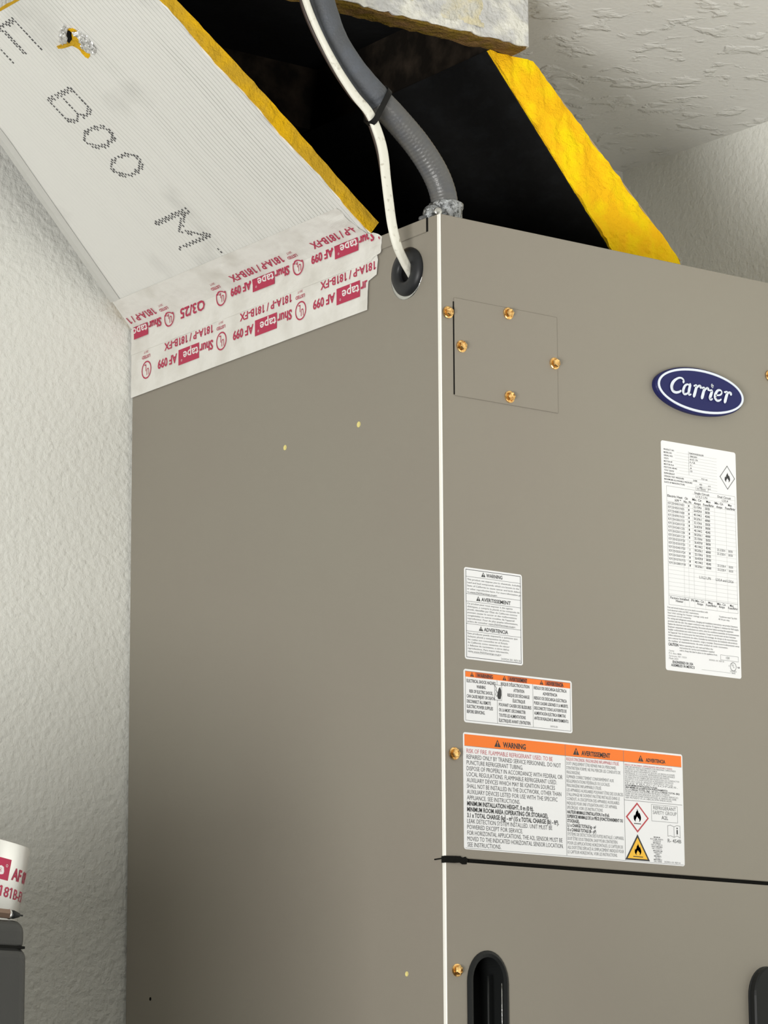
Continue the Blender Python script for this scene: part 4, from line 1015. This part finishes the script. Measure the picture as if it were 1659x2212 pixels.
lathe('lug_cap', [(.0030, 0), (.0032, .005), (.0024, .0080), (.0008, .0092)], M['conduit'], cn, (cx-.0270, .046, cz+.0100), (-1, .1, -.25), seg=16)

wp = [(-0.1576, 0.0320, 2.4506), (-0.1424, 0.0320, 2.4162), (-0.1320, 0.0320, 2.3901), (-0.1181, 0.0310, 2.3635), (-0.0991, 0.0300, 2.3351), (-0.0794, 0.0300, 2.3132), (-0.0623, 0.0300, 2.2986), (-0.0519, 0.0300, 2.2808), (-0.0453, 0.0300, 2.2609), (-0.0422, 0.0300, 2.2356), (-0.0397, 0.0290, 2.2124), (-0.0374, 0.0270, 2.1889), (-0.0292, 0.0300, 2.1701), (-0.0165, 0.0369, 2.1590), (-0.0050, 0.0434, 2.1521), (0.0015, 0.0485, 2.1497)]
wpath = resample(catmull([Vector((p[0], p[1], min(p[2], ZC-.001))) for p in wp], 14), .0025)
def twin(i):
    # two lobed flat cable
    f = min(1, max(0, (i-40)/40)); a = .0036+.0018*f; bq = .0033; o = []
    for k in range(24):
        t = 2*PI*k/24; r = 1-.22*f*abs(math.sin(t))**6
        o.append((a*math.cos(t)*1.0, bq*math.sin(t)*r))
    return o
wc = sweep('white_cable', wpath, twin, M['whitecable'], None)
tag(wc, 'white flat electrical cable hanging beside the conduit into the side grommet', 'cable')
bpth = resample(catmull([Vector(p) for p in ((-0.1558, 0.0410, 2.4492), (-0.1400, 0.0410, 2.4195), (-0.1318, 0.0410, 2.3938), (-0.1176, 0.0410, 2.3675), (-0.0968, 0.0410, 2.3387), (-0.0765, 0.0410, 2.3168), (-0.0600, 0.0410, 2.3035), (-0.0500, 0.0410, 2.2842), (-0.0429, 0.0410, 2.2643), (-0.0375, 0.0410, 2.2394))], 10), .004)
for v in bpth: v.z = min(v.z, ZC-.001)
tag(sweep('thin_wire', bpth, lambda i: circ(.0022, 10), M['brownwire'], None), 'thin dark brown wire running along the left of the white cable', 'wire')

# cable tie around conduit, white cable and wire
Tn = (path[ti+3]-path[ti-3]).normalized()
A_ = Vector((0, -1, 0)); A_ = (A_-Tn*A_.dot(Tn)).normalized(); B_ = Tn.cross(A_)
pc = path[ti]
def to2(p): d = p-pc; return (d.dot(A_), d.dot(B_))
nearest = lambda P_: min(P_, key=lambda q: abs((q-pc).dot(Tn)))
pts = []
for (c0, r) in ((to2(pc), .0148), (to2(nearest(wpath)), .0046), (to2(nearest(bpth)), .0030)):
    for k in range(28): t = 2*PI*k/28; pts.append((c0[0]+r*math.cos(t), c0[1]+r*math.sin(t)))
def hull(P_):
    P_ = sorted(set(P_)); 
    def half(Q):
        h = []
        for p in Q:
            while len(h) > 1 and (h[-1][0]-h[-2][0])*(p[1]-h[-2][1])-(h[-1][1]-h[-2][1])*(p[0]-h[-2][0]) <= 0: h.pop()
            h.append(p)
        return h[:-1]
    return half(P_)+half(P_[::-1])
hp = [pc+A_*a+B_*c for a, c in hull(pts)]
ct = empty('cable_tie', 'black nylon cable tie binding the white cable to the grey conduit', 'cable tie')
V = []; F = []
m = len(hp); ctr = sum(hp, Vector())/m
for p in hp:
    o = (p-ctr).normalized()
    for sx, so in ((-1, 0), (1, 0), (1, 1), (-1, 1)): V.append(p+Tn*(.0029*sx)+o*(.0013*so))
for i in range(m):
    for k in range(4): a = i*4+k; c = i*4+(k+1) % 4; j = (i+1) % m; F.append((a, c, j*4+(k+1) % 4, j*4+k))
obj('tie_strap', V, F, M['tie'], ct)
hd_ = max(hp, key=lambda p: p.x)
b = box_bm(-.003, .003, -.0026, .0026, -.0022, .0022, bev=.0006)
rot = Matrix((tuple(Tn), tuple(A_), tuple(B_))).transposed().to_4x4(); rot.translation = hd_+(hd_-ctr).normalized()*.0015
bmesh.ops.transform(b, matrix=rot, verts=b.verts[:])
from_bm('tie_head', b, M['tie'], ct)

# ------------------------------------------------------------------ lower left corner
PC = empty('plastic_cabinet', 'grey moulded plastic cabinet with rounded lid at the lower left edge', 'cabinet')
PX1, PY0, PZ = -.5490, -.1800, (-0.5668, -0.1800, 1.4757)[2]
def rbox(name, x0, x1, y0, y1, z0, z1, r, mt, parent, seg=5):
    return box(name, (x0, x1, y0, y1, z0, z1), mt, parent, bev=r, seg=seg)
sz = (-0.5559, -0.1800, 1.4536)[2]
rbox('cabinet_body', -.95, PX1+.0006, PY0-.0010, .54, 0, sz+.0008, .0090, M['greyplastic'], PC)  # unseen rear run lengthened to the wall to block light low down
rbox('cabinet_lid', -.95, PX1-.0008, PY0, .54, sz-.004, PZ, .0095, M['greyplastic'], PC)
box('lid_seam', (-.948, PX1-.0032, PY0-.0002, .538, sz-.0008, sz+.0012), M['gap'], PC)
def roll_at():
    R1, H = .0560, .0635
    base = Vector((-0.5353, -0.1350, 1.4715)); 
    ax = Vector((math.sin(hd), -math.cos(hd), 0))*math.sin(math.radians(9.8)) + Vector((0, 0, 1))*math.cos(math.radians(9.8))
    side = Vector((math.sin(hd), -math.cos(hd), 0)); side = (side-ax*side.dot(ax)).normalized()
    fr = ax.cross(side)
    if fr.dot(fwd) > 0: fr = -fr          # towards the camera
    return R1, H, ax, side, fr
R1, H, ax, side, fr = roll_at()
# lower right rim of the roll stands on the lid
rimc = Vector((-0.5263, -0.1200, 1.4790)); rimc.z = PZ+.0006
TRc = rimc - side*R1
TRt = bpy.data.objects.new('tape_roll', None); COL.objects.link(TRt)
tag(TRt, 'leaning roll of silver foil tape with crimson print on the grey plastic cabinet', 'tape roll')
b = lathe('tape_winding', [(.0385, 0), (R1-.0006, 0), (R1, .0006), (R1, H-.0006), (R1-.0006, H), (.0385, H), (.0385, 0)], M['rollfoil'], TRt, TRc, ax, seg=96, rx=tuple(side), cap=False)
lathe('cardboard_core', [(.0362, .0004), (.0384, .0004), (.0384, H-.0004), (.0362, H-.0004), (.0362, .0004)], M['card'], TRt, TRc, ax, seg=48, rx=tuple(side), cap=False)
P = Print(['crimson', 'tapewhite'])
# (u along the circumference from the right hand silhouette, v up the roll)
def on_roll(u, v, l):
    a = u/R1       # angle from the silhouette, towards the camera for negative u
    r = R1+.00012+.00008*l
    return TRc+ax*v+side*(r*math.cos(a))+fr*(-r*math.sin(a))
U0 = -.0330
b2 = [(U0-.041, .0270), (U0, .0270), (U0, .0440), (U0-.041, .0440)]
for k in range(12):
    P.rect(b2[0][0]+.041*k/12, .0325, b2[0][0]+.041*(k+1)/12, .0495, 'crimson')
P.text('tape', U0-.0062, .0367, .0098, 'tapewhite', w=.0290, bold=.035, al='r', lift=2)
P.ring(U0-.0042, .0440, .0012, .0012, .0004, 'tapewhite', 2, 10)
P.text('AF 099', U0+.0040, .0345, .0098, 'crimson', w=.0385, bold=.03)
P.text('181A-P / 181B-FX', U0+.0380, .0195, .0086, 'crimson', w=.0960, al='r', bold=.01)
P.bake('printing', on_roll, b)

mk = bpy.data.objects.new('marker_pen', None); COL.objects.link(mk)
tag(mk, 'small brown metal pen with black pointed tip lying in front of the tape roll', 'pen')
mo = Vector((-0.6278, -0.1630, 1.4847)); mt_ = Vector((-0.5495, -0.1710, 1.4798))
md = (mt_-mo); ml = md.length; md.normalize()
lathe('pen_barrel', [(.0040, 0), (.0040, ml-.0118)], M['copper'], mk, mo, md, seg=6, smooth=False)
lathe('pen_collar', [(.0041, ml-.0120), (.0041, ml-.0108), (.0034, ml-.0104)], M['steel'], mk, mo, md, seg=20)
lathe('pen_tip', [(.0034, ml-.0108), (.0035, ml-.0080), (.0016, ml-.0028), (.0007, ml-.0022), (.0007, ml), (.0002, ml+.0003)], M['blackplastic'], mk, mo, md, seg=20)
